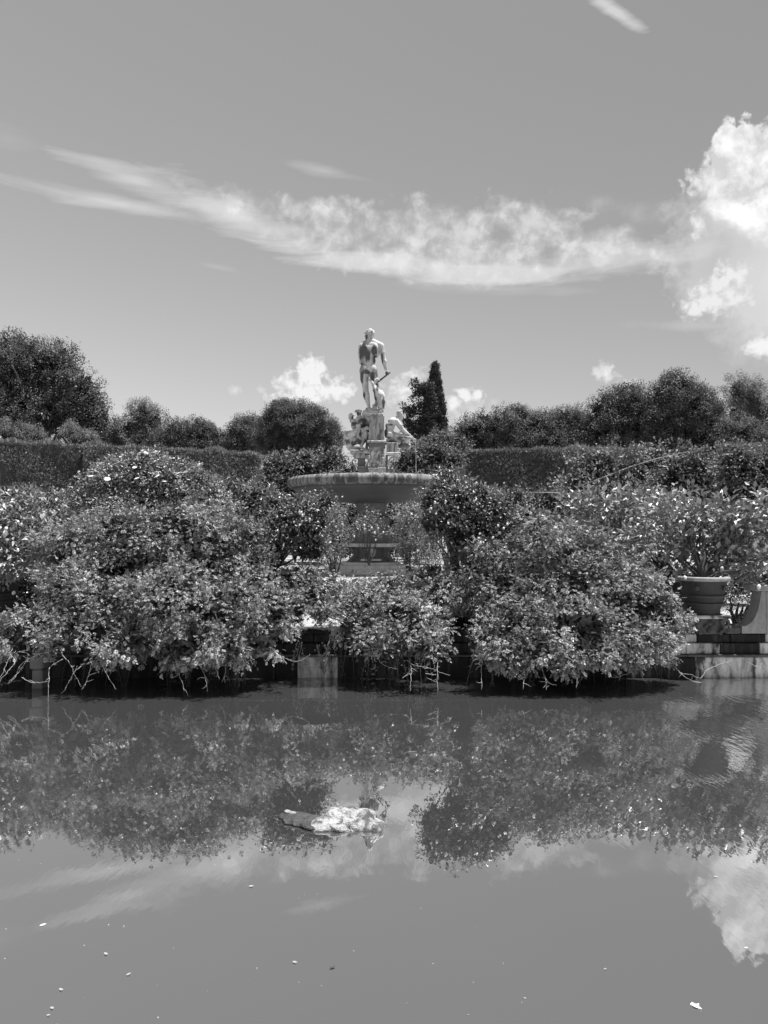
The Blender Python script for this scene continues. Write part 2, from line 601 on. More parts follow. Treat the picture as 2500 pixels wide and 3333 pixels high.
# a little livelier towards the far bank and to the right, glassy near the viewer
far_f = t.math('MULTIPLY_ADD', sx.outputs[1], 0.12, -0.45, clamp=True)
right_f = t.math('MULTIPLY_ADD', sx.outputs[0], 0.35, -0.75, clamp=True)
amp = t.math('MULTIPLY_ADD', far_f, t.math('MULTIPLY_ADD', right_f, 2.6, 0.38), 0.06)
h = t.math('MULTIPLY', t.math('MULTIPLY_ADD', r1, 0.6, r2), amp)
bp = t.node('ShaderNodeBump')
bp.inputs['Strength'].default_value = 1.0
bp.inputs['Distance'].default_value = 0.0035
t.l.new(h, bp.inputs['Height'])
t.l.new(bp.outputs[0], b.inputs['Normal'])
t.l.new(b.outputs[0], o.inputs[0])
M['water'] = m

# ground: pale gravel with weedy patches
m, t, o = new_mat('gravel_ground')
co = t.node('ShaderNodeTexCoord').outputs['Object']
b = t.node('ShaderNodeBsdfPrincipled')
n1 = t.noise(co, 0.6, 5, 0.6)
n2 = t.noise(co, 45, 4, 0.7)
g = t.mixf(t.ramp(n1, [(0.44, 0), (0.56, 1)]), 0.34, 0.10)
t.l.new(t.math('MULTIPLY', g, t.math('MULTIPLY_ADD', n2, 0.8, 0.6)), b.inputs['Base Color'])
b.inputs['Roughness'].default_value = 0.95
bp = t.node('ShaderNodeBump')
bp.inputs['Strength'].default_value = 0.6
t.l.new(n2, bp.inputs['Height'])
t.l.new(bp.outputs[0], b.inputs['Normal'])
t.l.new(b.outputs[0], o.inputs[0])
M['ground'] = m

# ------------------------------------------------------------------ ground and water
BANK = 11.75          # distance of the island's wall
GZ = 0.62             # height of the island's ground over the water


def struct(o):
    o['kind'] = 'structure'
    return o


V, T = boxv(-70, 70, 0.3, BANK + 0.35, -0.6, 0.0)
struct(obj('water', V[4:8], [(0, 1, 2, 3)], M['water']))
gp = [(-1500, BANK + 0.3), (1500, BANK + 0.3), (1500, 2500), (-1500, 2500)]
struct(obj('ground', np.array([(x, y, GZ) for x, y in gp]), [(0, 1, 2, 3)], M['ground']))
V, T = boxv(-70, 70, -60, 0.3, -0.6, 0.45)
struct(obj('near_path', V, T, M['ground']))

# ------------------------------------------------------------------ foliage
L_LEAF = (np.array([(0, 0, 0), (0.45, 0.27, 0.07), (1, 0, -0.06), (0.45, -0.27, 0.07), (0.5, 0, 0)]),
          np.array([(0, 4, 1), (1, 4, 2), (0, 3, 4), (3, 2, 4)]))
L_SIMPLE = (np.array([(0, 0, 0), (0.42, 0.26, 0.07), (1, 0, -0.08), (0.42, -0.26, 0.07)]),
            np.array([(0, 2, 1), (0, 3, 2)]))
L_NARROW = (np.array([(0, 0, 0), (0.45, 0.16, 0.03), (1, 0, -0.05), (0.45, -0.16, 0.03)]),
            np.array([(0, 2, 1), (0, 3, 2)]))


def spray_template(pairs=3, leaflet=0.42, seed=3):
    """a pinnate rose leaf: pairs of leaflets along a rachis and one at its end, unit length"""
    r = random.Random(seed)
    V, T = [], []
    lv, lt = L_SIMPLE
    items = [(1.0, 0.0)]
    for i in range(pairs):
        for s in (-1, 1):
            items.append((0.28 + 0.27 * i, s))
    for x, s in items:
        a = s * rad(58 + r.uniform(-10, 10))
        q = lv * leaflet * (1.0 if s == 0 else r.uniform(0.75, 1.0))
        q = q * np.array([1, 1.12, 1])
        c, sn = math.cos(a), math.sin(a)
        q = np.stack([q[:, 0] * c - q[:, 1] * sn, q[:, 0] * sn + q[:, 1] * c, q[:, 2]], axis=1)
        tilt = r.uniform(-0.25, 0.25)
        q[:, 2] += q[:, 0] * tilt - 0.22 * np.abs(q[:, 1])
        base = np.array([x - 0.42 if s == 0 else x - 0.2, 0, -0.12 * x * x])
        T += [tuple(np.array(f) + len(V)) for f in lt]
        V += list(q + base)
    return np.array(V), np.array(T)


SPRAY = [spray_template(3, 0.44, 3), spray_template(2, 0.52, 8), spray_template(3, 0.38, 12)]


def place(template, pos, axis, normal, scale):
    tv, tt = template
    n = len(pos)
    x = unit(axis)
    z = unit(normal - x * np.sum(normal * x, axis=1, keepdims=True))
    y = np.cross(z, x)
    s = np.asarray(scale)[:, None, None]
    V = (tv[None, :, 0:1] * x[:, None, :] + tv[None, :, 1:2] * y[:, None, :] + tv[None, :, 2:3] * z[:, None, :]) * s + pos[:, None, :]
    T = tt[None, :, :] + (np.arange(n) * len(tv))[:, None, None]
    return V.reshape(-1, 3), T.reshape(-1, 3), len(tt)


def foliage(lobes, rng, clumps, per, leaf, clump_r, kind='leaf', shell=(0.72, 1.06), core=0.62,
            droop=0.2, up=0.6, tone_var=0.35, lump=0.10, front=0.35, tufts=1.0, flat=1.0, gap=0.0, gap_size=0.3, low_gap=0.0, puffy=0.0):
    """leaves in clumps over a union of ellipsoidal lobes. returns V, T, tone"""
    Cn = np.array([l[0] for l in lobes], float)
    R = np.array([l[1] for l in lobes], float)
    area = (R[:, 0] * R[:, 2] + R[:, 0] * R[:, 1] + R[:, 1] * R[:, 2])
    pr = area / area.sum()
    li = rng.choice(len(lobes), clumps * 3, p=pr)
    u = unit(rng.standard_normal((clumps * 3, 3)))
    fl = rng.random(len(u)) < front
    u[fl, 1] = -np.abs(u[fl, 1])
    ph = rng.random((6, 3)) * 6.3
    fr = rng.uniform(2, 6, (6, 3))
    nz = sum(np.sin(u @ fr[i] + ph[i][0] + li * ph[i][1]) for i in range(6)) / 3
    rr = rng.uniform(shell[0], shell[1], len(u)) * (1 + lump * nz)
    p = Cn[li] + R[li] * u * rr[:, None]
    keep = np.ones(len(p), bool)
    for i in range(len(lobes)):
        q = np.linalg.norm((p - Cn[i]) / R[i], axis=1)
        keep &= ~((q < shell[0] * 0.93) & (li != i))
    if gap > 0:
        g_ = np.zeros(len(p))
        for i in range(5):
            k_ = unit(rng.standard_normal(3)) * 6.28 / (gap_size * rng.uniform(1.4, 3.4))
            g_ += np.sin(p @ k_ + rng.uniform(0, 6.3))
        zl, zh = p[:, 2].min(), p[:, 2].max()
        low = 1 - (p[:, 2] - zl) / (zh - zl)
        keep &= g_ > (-2.9 + 2.6 * (gap + low_gap * np.clip(low * 1.5 - 0.3, 0, 1)))
    p, u, li = p[keep][:clumps], u[keep][:clumps], li[keep][:clumps]
    n = len(p)
    outw = unit(u / R[li] * R[li].mean(axis=1, keepdims=True))
    grow = unit(outw + np.array([0, 0, up]) + 0.35 * rng.standard_normal((n, 3)))
    m = n * per
    ci = np.repeat(np.arange(n), per)
    off = unit(rng.standard_normal((m, 3))) * (rng.random((m, 1)) ** 0.55) * clump_r * 1.7 * np.array([1, 1, flat])
    pos = p[ci] + off + grow[ci] * (rng.random((m, 1)) * clump_r * 0.7 * tufts)
    axis = unit(grow[ci] * 0.7 + unit(off) * 0.8 + rng.standard_normal((m, 3)) * 0.55 - np.array([0, 0, droop]))
    normal = unit(outw[ci] * 0.5 + np.array([0, 0, 1.1]) + rng.standard_normal((m, 3)) * 0.62)
    if puffy:
        normal = unit(normal * (1 - puffy) + puffy * (unit(off) * 0.9 + np.array([0, -0.1, 0.55])))
    scale = leaf * rng.uniform(0.65, 1.25, m)
    ctone = np.clip(1 + tone_var * rng.standard_normal(n), 0.45, 1.8)
    tone = np.clip(ctone[ci] * rng.uniform(0.65, 1.35, m), 0.3, 2.0)
    Vs, Ts, Ns, nv = [], [], [], 0
    if kind == 'spray':
        which = rng.integers(0, len(SPRAY), m)
        groups = [(SPRAY[i], which == i) for i in range(len(SPRAY))]
    else:
        tmpl = {'leaf': L_LEAF, 'simple': L_SIMPLE, 'narrow': L_NARROW}[kind]
        groups = [(tmpl, np.ones(m, bool))]
    for tmpl, sel in groups:
        if not sel.any():
            continue
        V, T, k = place(tmpl, pos[sel], axis[sel], normal[sel], scale[sel])
        Vs.append(V)
        Ts.append(T + nv)
        Ns.append(np.repeat(tone[sel], k))
        nv += len(V)
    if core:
        # inner leaves that close the crown, darkened to paint in its shade
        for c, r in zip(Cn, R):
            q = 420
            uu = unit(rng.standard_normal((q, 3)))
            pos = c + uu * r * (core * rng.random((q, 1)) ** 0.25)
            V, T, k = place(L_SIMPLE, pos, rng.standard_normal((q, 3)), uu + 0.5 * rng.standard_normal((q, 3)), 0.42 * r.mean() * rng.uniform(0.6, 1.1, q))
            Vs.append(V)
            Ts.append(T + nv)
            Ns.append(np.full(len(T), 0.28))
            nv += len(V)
    return np.concatenate(Vs), np.concatenate(Ts), np.concatenate(Ns), p


def lobe(px, py, rx, ry, d, rd=None):
    s = d / F
    return (P(px, py, d), np.array([rx * s, (rd if rd is not None else (rx + ry) * 0.5 * s), ry * s]))


def limbs(base, targets, r0, rng, sides=6, bend=0.25):
    parts = []
    for tgt in targets:
        tgt = np.array(tgt, float)
        L = np.linalg.norm(tgt - base)
        mid = (base + tgt) / 2 + rng.standard_normal(3) * L * 0.07 + np.array([0, 0, bend * L * 0.4])
        s = np.linspace(0, 1, 7)[:, None]
        path = (1 - s) ** 2 * base + 2 * s * (1 - s) * mid + s ** 2 * tgt
        path[1:-1] += rng.standard_normal((5, 3)) * L * 0.012
        parts.append(tube(path, np.linspace(r0, r0 * 0.2, 7), sides))
    return merge(parts)


def plant(name, label, cat, base, lobes, mat, seed, trunk_r=0.05, group=None, n_limbs=6, bark='bark',
          crown_name='crown', trunk_name='trunk', trunk_top=None, **kw):
    rng = np.random.default_rng(seed)
    root = empty(name, base, label, cat, group)
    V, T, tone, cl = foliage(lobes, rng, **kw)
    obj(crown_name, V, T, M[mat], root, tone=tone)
    base = np.array(base, float)
    top = base + np.array([0, 0, 0.3]) if trunk_top is None else np.array(trunk_top, float)
    parts = []
    if trunk_top is not None:
        s = np.linspace(0, 1, 6)[:, None]
        path = base + (top - base) * s + rng.standard_normal((6, 3)) * 0.04 * np.array([1, 1, 0])
        parts.append(tube(path, np.linspace(trunk_r * 1.25, trunk_r * 0.8, 6), 8))
    sel = rng.choice(len(cl), min(n_limbs, len(cl)), replace=False)
    parts.append(limbs(top if trunk_top is not None else base, cl[sel], trunk_r * 0.7, rng))
    V, T = merge(parts)
    obj(trunk_name, V, T, M[bark], root, smooth=True)
    return root, cl, rng


# ---- far trees beyond the hedge
def far_tree(name, label, lobes_px, d, mat, seed, leaf=0.22, dens=1.0, trunk_px=None, **kw):
    lobes = [lobe(*l[:4], d + (l[4] if len(l) > 4 else 0)) for l in lobes_px]
    cx = float(np.mean([l[0][0] for l in lobes])) if trunk_px is None else P(trunk_px, 1500, d)[0]
    base = (cx, d, GZ)
    lowest = min(l[0][2] for l in lobes)
    area = sum(l[1][0] * l[1][2] for l in lobes)
    clumps = int(min(2600, 34 * area * dens * (0.2 / leaf) ** 1.4 + 60))
    args = dict(clumps=clumps, per=58, leaf=leaf * 0.62, clump_r=leaf * 1.15, gap=0.2, gap_size=0.9, kind='simple', core=0.74, puffy=0.75, up=0.5, lump=0.18, front=0.45, tone_var=0.38)
    args.update(kw)
    return plant(name, label, 'tree', base, lobes, mat, seed, trunk_r=0.28, n_limbs=10,
                 trunk_top=(cx, d, max(GZ + 1.5, lowest * 0.75)), group='trees beyond the hedge', **args)


far_tree('broadleaf_tree', 'tall dark broadleaf tree with dense crown rising highest behind the hedge at the left edge',
         [(60, 1230, 130, 130), (170, 1220, 100, 105), (250, 1290, 85, 85), (290, 1350, 70, 65), (120, 1340, 170, 90), (-60, 1260, 140, 150), (320, 1375, 40, 45), (30, 1160, 60, 60)],
         58, 'oak', 1, leaf=0.26, dens=0.9)
far_tree('feathery_tree', 'small pale feathery tree between the tall dark tree and the low leafy trees',
         [(465, 1350, 58, 45), (500, 1370, 40, 40), (430, 1400, 70, 40), (480, 1430, 90, 30), (370, 1440, 70, 25), (360, 1410, 50, 30)], 60, 'pale_tree', 2, leaf=0.17, core=0.45, dens=1.2)
far_tree('broadleaf_tree', 'low leafy tree with spiky mid grey top right of the pale feathery tree',
         [(560, 1450, 70, 30), (660, 1455, 90, 30), (585, 1410, 60, 50), (650, 1415, 65, 50), (700, 1430, 45, 40), (560, 1440, 60, 35)], 60, 'mid_tree', 3, leaf=0.18)
far_tree('broadleaf_tree', 'medium leafy tree leaning against the round dark dome of its neighbour',
         [(790, 1455, 70, 30), (800, 1400, 45, 45), (830, 1420, 60, 60), (775, 1430, 40, 50), (810, 1375, 25, 22)], 60, 'mid_tree', 4, leaf=0.2)
far_tree('domed_tree', 'dark round dome shaped tree left of the fountain statue',
         [(950, 1390, 105, 80), (1010, 1400, 85, 72), (930, 1360, 55, 50), (900, 1430, 65, 80), (1060, 1430, 60, 55), (970, 1480, 110, 60)], 57, 'oak', 5, leaf=0.17, dens=1.8, lump=0.06)
far_tree('broadleaf_tree', 'leafy grey tree at the left end of the rising row right of the cypress',
         [(1500, 1440, 45, 35), (1540, 1455, 60, 30), (1530, 1410, 55, 50), (1590, 1400, 60, 60), (1660, 1385, 60, 60), (1690, 1350, 30, 30), (1640, 1440, 90, 40)], 60, 'mid_tree', 6, leaf=0.2)
far_tree('broadleaf_tree', 'pale grey leafy tree with flat ragged top in the middle of the row at right',
         [(1740, 1450, 80, 40), (1860, 1455, 80, 40), (1770, 1390, 60, 55), (1840, 1385, 60, 55), (1890, 1390, 50, 60), (1800, 1430, 120, 50)], 60, 'mid_tree', 7, leaf=0.2)
far_tree('oak_tree', 'broad dark tree sloping up to the left flank of the tallest dark tree at right',
         [(1980, 1350, 75, 70), (2040, 1330, 80, 70), (2090, 1380, 80, 80), (1960, 1410, 90, 60), (2050, 1280, 40, 30)], 58, 'oak', 8, leaf=0.23)
far_tree('oak_tree', 'tallest dark tree with a jagged cone crown on the right side',
         [(2190, 1300, 75, 80), (2240, 1330, 90, 85), (2160, 1370, 85, 90), (2290, 1390, 75, 80), (2200, 1250, 45, 40), (2230, 1450, 130, 70), (2310, 1340, 35, 40)], 57, 'oak', 9, leaf=0.22)
far_tree('feathery_tree', 'pale airy tree with open twiggy crown in the upper right corner of the tree line',
         [(2400, 1270, 45, 55), (2450, 1300, 55, 60), (2490, 1340, 60, 60), (2400, 1350, 55, 45)], 62, 'pale_tree', 10, leaf=0.20, core=0.3, dens=1.1)
far_tree('broadleaf_tree', 'mid grey bushy tree under the pale airy tree at the right edge',
         [(2400, 1420, 80, 60), (2480, 1440, 80, 60), (2540, 1400, 60, 80)], 55, 'mid_tree', 11, leaf=0.2)
# clipped tops and light shrubs just over the hedge
far_tree('conifer_shrub', 'pale bushy shrub showing over the hedge under the tall dark tree',
         [(40, 1410, 60, 35), (110, 1420, 40, 28), (5, 1390, 30, 30)], 50, 'pale_tree', 12, leaf=0.14, core=0.6)
far_tree('conifer_shrub', 'small pointed pale shrub just over the hedge right of the dark trunk gap',
         [(232, 1415, 32, 30), (228, 1395, 16, 22), (280, 1425, 40, 22)], 50, 'pale_tree', 13, leaf=0.13, core=0.6)

# ---- cypress with an open branched cedar-like side
rng = np.random.default_rng(21)
CD = 52
cyp = empty('cypress_tree', (P(1415, 1500, CD)[0], CD, GZ), 'tall narrow dark cypress with a pointed top right of the statue', 'tree', 'trees beyond the hedge')
lob = [lobe(1416, 1420 - i * 26, [40, 38, 36, 33, 29, 24, 18, 12, 6.5][i], 30, CD) for i in range(9)] + [lobe(1409, 1212, 3, 16, CD), lobe(1418, 1200, 2.5, 16, CD)]
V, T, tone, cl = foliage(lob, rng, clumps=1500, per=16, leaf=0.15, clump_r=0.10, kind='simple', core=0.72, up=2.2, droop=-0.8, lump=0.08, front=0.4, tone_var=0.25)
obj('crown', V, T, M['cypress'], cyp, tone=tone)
V, T = tube([(cyp.location.x, CD, GZ), (cyp.location.x, CD, 12)], [0.2, 0.05], 7)
obj('trunk', V, T, M['bark'], cyp, smooth=True)

rng = np.random.default_rng(22)
ced = empty('conifer_tree', (P(1380, 1500, CD - 1)[0], CD - 1, GZ), 'ragged dark conifer with branches reaching left beside the cypress', 'tree', 'trees beyond the hedge')
lob = [lobe(*a, CD - 1) for a in [(1396, 1262, 14, 22), (1400, 1300, 18, 30), (1395, 1345, 24, 30), (1352, 1250, 16, 12), (1365, 1270, 24, 16), (1355, 1295, 16, 12), (1385, 1280, 20, 30), (1310, 1325, 8, 12), (1325, 1340, 18, 12), (1350, 1338, 26, 12),
       (1385, 1330, 24, 30), (1340, 1355, 14, 10), (1385, 1370, 30, 30), (1335, 1385, 26, 14), (1320, 1375, 12, 10), (1345, 1405, 30, 22), (1385, 1415, 36, 36), (1350, 1440, 44, 30), (1310, 1440, 20, 12)]]
V, T, tone, cl = foliage(lob, rng, clumps=620, per=16, leaf=0.16, clump_r=0.13, kind='simple', core=0.0, shell=(0.2, 1.1), up=0.9, droop=-0.2, lump=0.15, front=0.4, tone_var=0.25)
obj('crown', V, T, M['cypress'], ced, tone=tone)
b0 = np.array([ced.location.x, CD - 1, GZ])
tr = tube([b0, P(1388, 1400, CD - 1), P(1385, 1300, CD - 1), P(1372, 1255, CD - 1)], [0.25, 0.18, 0.1, 0.04], 7)
br = [tube([P(1388, 1350, CD - 1), P(1350, 1345, CD - 1), P(1312, 1325, CD - 1)], [0.1, 0.07, 0.02], 5),
      tube([P(1388, 1300, CD - 1), P(1366, 1275, CD - 1), P(1350, 1250, CD - 1)], [0.08, 0.05, 0.02], 5),
      tube([P(1388, 1410, CD - 1), P(1350, 1395, CD - 1), P(1320, 1380, CD - 1)], [0.1, 0.07, 0.02], 5)]
V, T = merge([tr] + br)
obj('trunk', V, T, M['bark'], ced, smooth=True)


# ---- clipped hedges
def hedge(name, label, path_px, top_z, thick, seed, n, leaf=0.1, z0=GZ, mat='hedge'):
    """path_px: (px, distance) pairs. Wall-shaped clipped hedge: front face, top face and end shoots"""
    rng = np.random.default_rng(seed)
    pts = np.array([P(px, 1600, d)[:2] for px, d in path_px])
    root = empty(name, (pts[:, 0].mean(), pts[:, 1].mean() + thick / 2, z0), label, 'hedge', 'clipped hedges around the island')
    seg = np.linalg.norm(np.diff(pts, axis=0), axis=1)
    cum = np.concatenate([[0], np.cumsum(seg)])

    def along(s):
        i = np.clip(np.searchsorted(cum, s, side='right') - 1, 0, len(seg) - 1)
        f = (s - cum[i]) / seg[i]
        p = pts[i] + (pts[i + 1] - pts[i]) * f[:, None]
        tdir = unit(pts[i + 1] - pts[i])
        nrm = np.stack([tdir[:, 1], -tdir[:, 0]], axis=1)
        nrm *= -np.sign(nrm[:, 1:2])
        return p, nrm
    tz = np.interp(cum, cum, top_z) if hasattr(top_z, '__len__') else np.full(len(cum), top_z)
    # solid body
    parts = []
    ss = np.linspace(0, cum[-1], 24)
    p, nr = along(ss)
    zz = np.interp(ss, cum, tz)
    Vb = []
    for i in range(24):
        a = p[i] - nr[i] * 0.15
        b_ = p[i] - nr[i] * thick
        Vb += [(a[0], a[1], z0), (a[0], a[1], zz[i] - 0.12), (b_[0], b_[1], zz[i] - 0.12), (b_[0], b_[1], z0)]
    Tb = []
    for i in range(23):
        k = i * 4
        for j in range(3):
            Tb.append((k + j, k + j + 1, k + j + 5, k + j + 4))
    Tb += [(3, 2, 1, 0), (92, 93, 94, 95)]
    bo = obj('branch_core', np.array(Vb), Tb, M['bark'], root)
    # leaves
    H = float(np.mean(tz)) - z0
    nt = int(n * 0.22)
    s = rng.uniform(0, cum[-1], n)
    p, nr = along(s)
    ztop = np.interp(s, cum, tz)
    istop = np.arange(n) < nt
    bul = 0.10 * (np.sin(s * 1.7 + seed) + np.sin(s * 0.7 + 2 * seed))
    z = np.where(istop, ztop + rng.normal(0, 0.05, n) + 0.05 * np.sin(s * 2.3), z0 + (ztop - z0) * rng.random(n) ** 0.9)
    bulz = 0.1 * np.sin(z * 1.9 + s * 1.1) + 0.13 * np.sin(s * 7 + 2 * np.sin(z * 4 + s)) * np.sin(z * 8 + 2 * np.sin(s * 3)) - 0.35 * (np.sin(s * 2.1 + 3 * seed) * np.sin(z * 1.7 + s * 0.6) > 0.82)
    dep = np.where(istop, -rng.random(n) * thick, bul + bulz + rng.normal(0, 0.09, n))
    xy = p + nr * dep[:, None]
    pos = np.column_stack([xy, z])
    n3 = np.column_stack([nr, np.zeros(n)])
    axis = unit(n3 * 0.5 + np.array([0, 0, 0.8]) + rng.standard_normal((n, 3)) * 0.6)
    normal = unit(np.where(istop[:, None], np.array([0, 0, 1.0]), n3) + rng.standard_normal((n, 3)) * 0.8)
    patch = 1 + 0.25 * np.sin(s * 1.3 + z * 2.1) * np.sin(s * 0.5 + z * 1.1 + seed) + 0.25 * np.sin(s * 9 + 3 * np.sin(z * 3)) * np.sin(z * 11 + s * 2)
    tone = np.clip(patch * rng.uniform(0.5, 1.5, n), 0.3, 2)
    V, T, k = place(L_SIMPLE, pos, axis, normal, leaf * rng.uniform(0.7, 1.5, n))
    obj('foliage', V, T, M[mat], root, tone=np.repeat(tone, k))
    # pale young shoots standing on the clipped top
    ns = int(cum[-1] * 260)
    s = rng.uniform(0, cum[-1], ns)
    p, nr = along(s)
    xy = p - nr * (rng.random(ns) * thick * 0.8)[:, None] + nr * 0.15
    pos = np.column_stack([xy, np.interp(s, cum, tz) - 0.05])
    axis = unit(np.array([0, 0, 1.0]) + rng.standard_normal((ns, 3)) * 0.28)
    V, T, k = place(L_NARROW, pos, axis, rng.standard_normal((ns, 3)), rng.uniform(0.08, 0.22, ns) * (1 + 0.8 * np.clip(np.sin(s * 0.9 + seed) + np.sin(s * 2.7), 0, 2)))
    obj('shoots', V, T, M['hedge_tip'], root, tone=np.repeat(rng.uniform(0.7, 1.4, ns), k))
    return root


hedge('clipped_hedge', 'tall clipped hedge wall running from the left edge to the first step in its top',
      [(-500, 38), (0, 43), (290, 45.5)], [7.25, 7.35, 7.35], 2.2, 31, 26000, 0.11)
hedge('clipped_hedge', 'tall clipped hedge wall behind the white flowering bush ending left of the fountain',
      [(270, 44.5), (560, 46.5), (850, 48)], [7.25, 7.30, 7.1], 2.0, 32, 30000, 0.11)
hedge('clipped_hedge', 'tall clipped hedge wall right of the cypress under the row of trees',
      [(1470, 47), (1750, 46), (2100, 45)], [7.25, 7.2, 7.15], 2.0, 33, 34000, 0.11)
hedge('clipped_hedge', 'dark clipped hedge end at the right edge behind the wild shrubs',
      [(2330, 42), (2520, 40), (2900, 38)], [6.9, 6.9, 6.9], 2.0, 34, 22000, 0.11)


def mid_shrub(name, label, lobes_px, d, mat, seed, leaf=0.13, per=13, dens=1.0, cat='shrub', group=None, kind='simple', core=0.62, clump_r=None, **kw):
    lobes = [lobe(*l[:4], d + (l[4] if len(l) > 4 else 0)) for l in lobes_px]
    cx = float(np.mean([l[0][0] for l in lobes]))
    area = sum(l[1][0] * l[1][2] for l in lobes)
    cr = clump_r or leaf * 1.1
    clumps = int(area * dens / (cr * cr) * 2.2 + 40)
    args = dict(up=0.6, lump=0.12, front=0.45, puffy=0.4)
    args.update(kw)
    return plant(name, label, cat, (cx, d + 0.2, GZ), lobes, mat, seed, trunk_r=0.06, n_limbs=10, group=group, trunk_name='stem',
                 clumps=clumps, per=per, leaf=leaf, clump_r=cr, kind=kind, core=core, **args)


mid_shrub('wild_shrub', 'soft grey shrub filling the gap in the hedge left of the fountain', [(900, 1530, 60, 55), (990, 1515, 85, 45), (1080, 1505, 70, 42), (950, 1580, 100, 50), (880, 1590, 60, 60)], 42, 'mid_tree', 41, leaf=0.16)
mid_shrub('wild_shrub', 'soft grey shrub right behind the fountain basin below the cypress', [(1340, 1500, 70, 45), (1420, 1490, 60, 45), (1320, 1540, 60, 40), (1420, 1550, 80, 45), (1470, 1520, 45, 50)], 42, 'mid_tree', 42, leaf=0.16)
mid_shrub('wild_shrub', 'small pale bush rounding over the hedge at the foot of the cypress', [(1440, 1445, 55, 40), (1390, 1460, 45, 34), (1490, 1450, 40, 36), (1350, 1470, 50, 30)], 46, 'mid_tree', 43, leaf=0.13, dens=0.8)
mid_shrub('wild_shrub', 'dark shrub under the basin at the hedge foot', [(1160, 1560, 90, 50), (1240, 1570, 90, 45), (1080, 1600, 90, 50), (1330, 1590, 90, 45)], 40, 'hedge', 44, leaf=0.15)
mid_shrub('wild_shrub', 'dark evergreen thicket behind the fountain stem', [(1040, 1680, 120, 70), (1200, 1690, 120, 80), (1370, 1680, 120, 70), (1120, 1760, 120, 50), (1290, 1760, 120, 50)], 39, 'hedge', 144, leaf=0.15)
mid_shrub('wild_shrub', 'loose arching wild shrub in front of the right hedge', [(1950, 1520, 90, 60), (2040, 1540, 100, 70), (1900, 1580, 90, 50), (2000, 1610, 140, 50), (2130, 1500, 60, 50)], 30, 'shrub', 45, leaf=0.15, core=0.5, lump=0.25)
mid_shrub('wild_shrub', 'dark tangled shrub below the tallest dark tree at right', [(2190, 1540, 80, 80), (2260, 1560, 80, 90), (2180, 1630, 110, 50), (2300, 1620, 80, 60)], 32, 'oak', 46, leaf=0.17, core=0.55, lump=0.2)
mid_shrub('wild_shrub', 'dark leafy shrub mass at the right edge above the lemon tree', [(2400, 1520, 80, 75), (2480, 1560, 90, 100), (2400, 1620, 110, 60), (2550, 1500, 80, 90)], 30, 'oak', 47, leaf=0.15, core=0.55)
mid_shrub('wild_shrub', 'dark low shrubs in front of the left hedge', [(60, 1640, 130, 50), (200, 1640, 110, 40), (-60, 1640, 100, 60)], 36, 'hedge', 48, leaf=0.14)
mid_shrub('wild_shrub', 'dark undergrowth behind the roses left of the fountain', [(720, 1620, 100, 60), (830, 1640, 90, 70), (650, 1570, 60, 40)], 30, 'oak', 49, leaf=0.14)
mid_shrub('wild_shrub', 'dark undergrowth in front of the right hedge above the small citrus', [(1500, 1620, 90, 40), (1640, 1630, 120, 40), (1790, 1640, 120, 50)], 32, 'oak', 50, leaf=0.14)

mid_shrub('wild_shrub', 'dark leafy shrub covering the right end of the fountain basin', [(1455, 1560, 48, 30), (1500, 1590, 60, 40), (1440, 1600, 40, 30)], 25, 'dark_citrus', 145, leaf=0.10)
# long pale bare shoot arching over the wild shrub
wild = [o for o in bpy.data.objects if o.get('label', '').startswith('loose arching')][0]
V, T = merge([tube([P(1880, 1585, 29), P(1960, 1555, 29), P(2050, 1520, 29), P(2140, 1492, 29), P(2240, 1470, 29)], [0.022, 0.02, 0.018, 0.014, 0.006], 5),
              tube([P(1700, 1602, 29), P(1780, 1603, 29), P(1830, 1605, 29), P(1880, 1620, 29)], [0.006, 0.015, 0.015, 0.01], 5)])
obj('bare_shoot', V, T, M['twig'], wild, smooth=True)

# ------------------------------------------------------------------ fountain
FD = 31.0
K1 = 0.1808 * FD / F      # metres per unit of the figure drawings


def S1(x, y, z=0):
    p = P(1080 + x * 0.1808, 1040 + y * 0.1808, FD)
    p[1] += z * K1
    return p


def S2(x, y, z=0):
    p = P(1080 + x * 0.1808, 1300 + y * 0.1808, FD)
    p[1] += z * K1
    return p


FC = P(1208, 1735, FD)
fx, fy = FC[0], FD
fount = empty('fountain', (fx, fy, GZ), 'large stone fountain with a wide round granite basin and carved pedestal', 'fountain')
# basin bowl and rim
bowl = [(0.5, 3.42), (0.9, 3.42), (1.5, 3.47), (2.1, 3.56), (2.6, 3.68), (3.0, 3.84), (3.2, 3.99), (3.05, 4.10), (2.4, 4.02), (1.0, 3.95), (0.3, 3.93)]
V, T = lathe(bowl, (fx, fy, 0), 96)
obj('basin_bowl', V, T, M['granite'], fount, smooth=True)
rimp = [(3.16, 4.00), (3.24, 3.99), (3.31, 4.03), (3.36, 4.11), (3.37, 4.20), (3.35, 4.29), (3.29, 4.36), (3.20, 4.39), (3.10, 4.38), (3.02, 4.30), (3.0, 4.15), (3.05, 4.05), (3.16, 4.00)]
V, T = lathe(rimp, (fx, fy, 0), 128)
obj('basin_rim', V, T, M['rim'], fount, smooth=True)
V, T = lathe([(0.0, 4.2), (3.02, 4.2)], (fx, fy, 0), 48)
obj('basin_water', V, T, M['water'], fount)
stem = [(0.62, 3.43), (0.66, 3.36), (0.60, 3.28), (0.57, 3.0), (0.60, 2.90), (0.78, 2.84), (0.80, 2.78), (0.74, 2.72), (0.76, 2.2), (0.82, 1.85), (0.86, 1.78)]
V, T = lathe(stem, (fx, fy, 0), 40)
obj('stem', V, T, M['base'], fount, smooth=True)
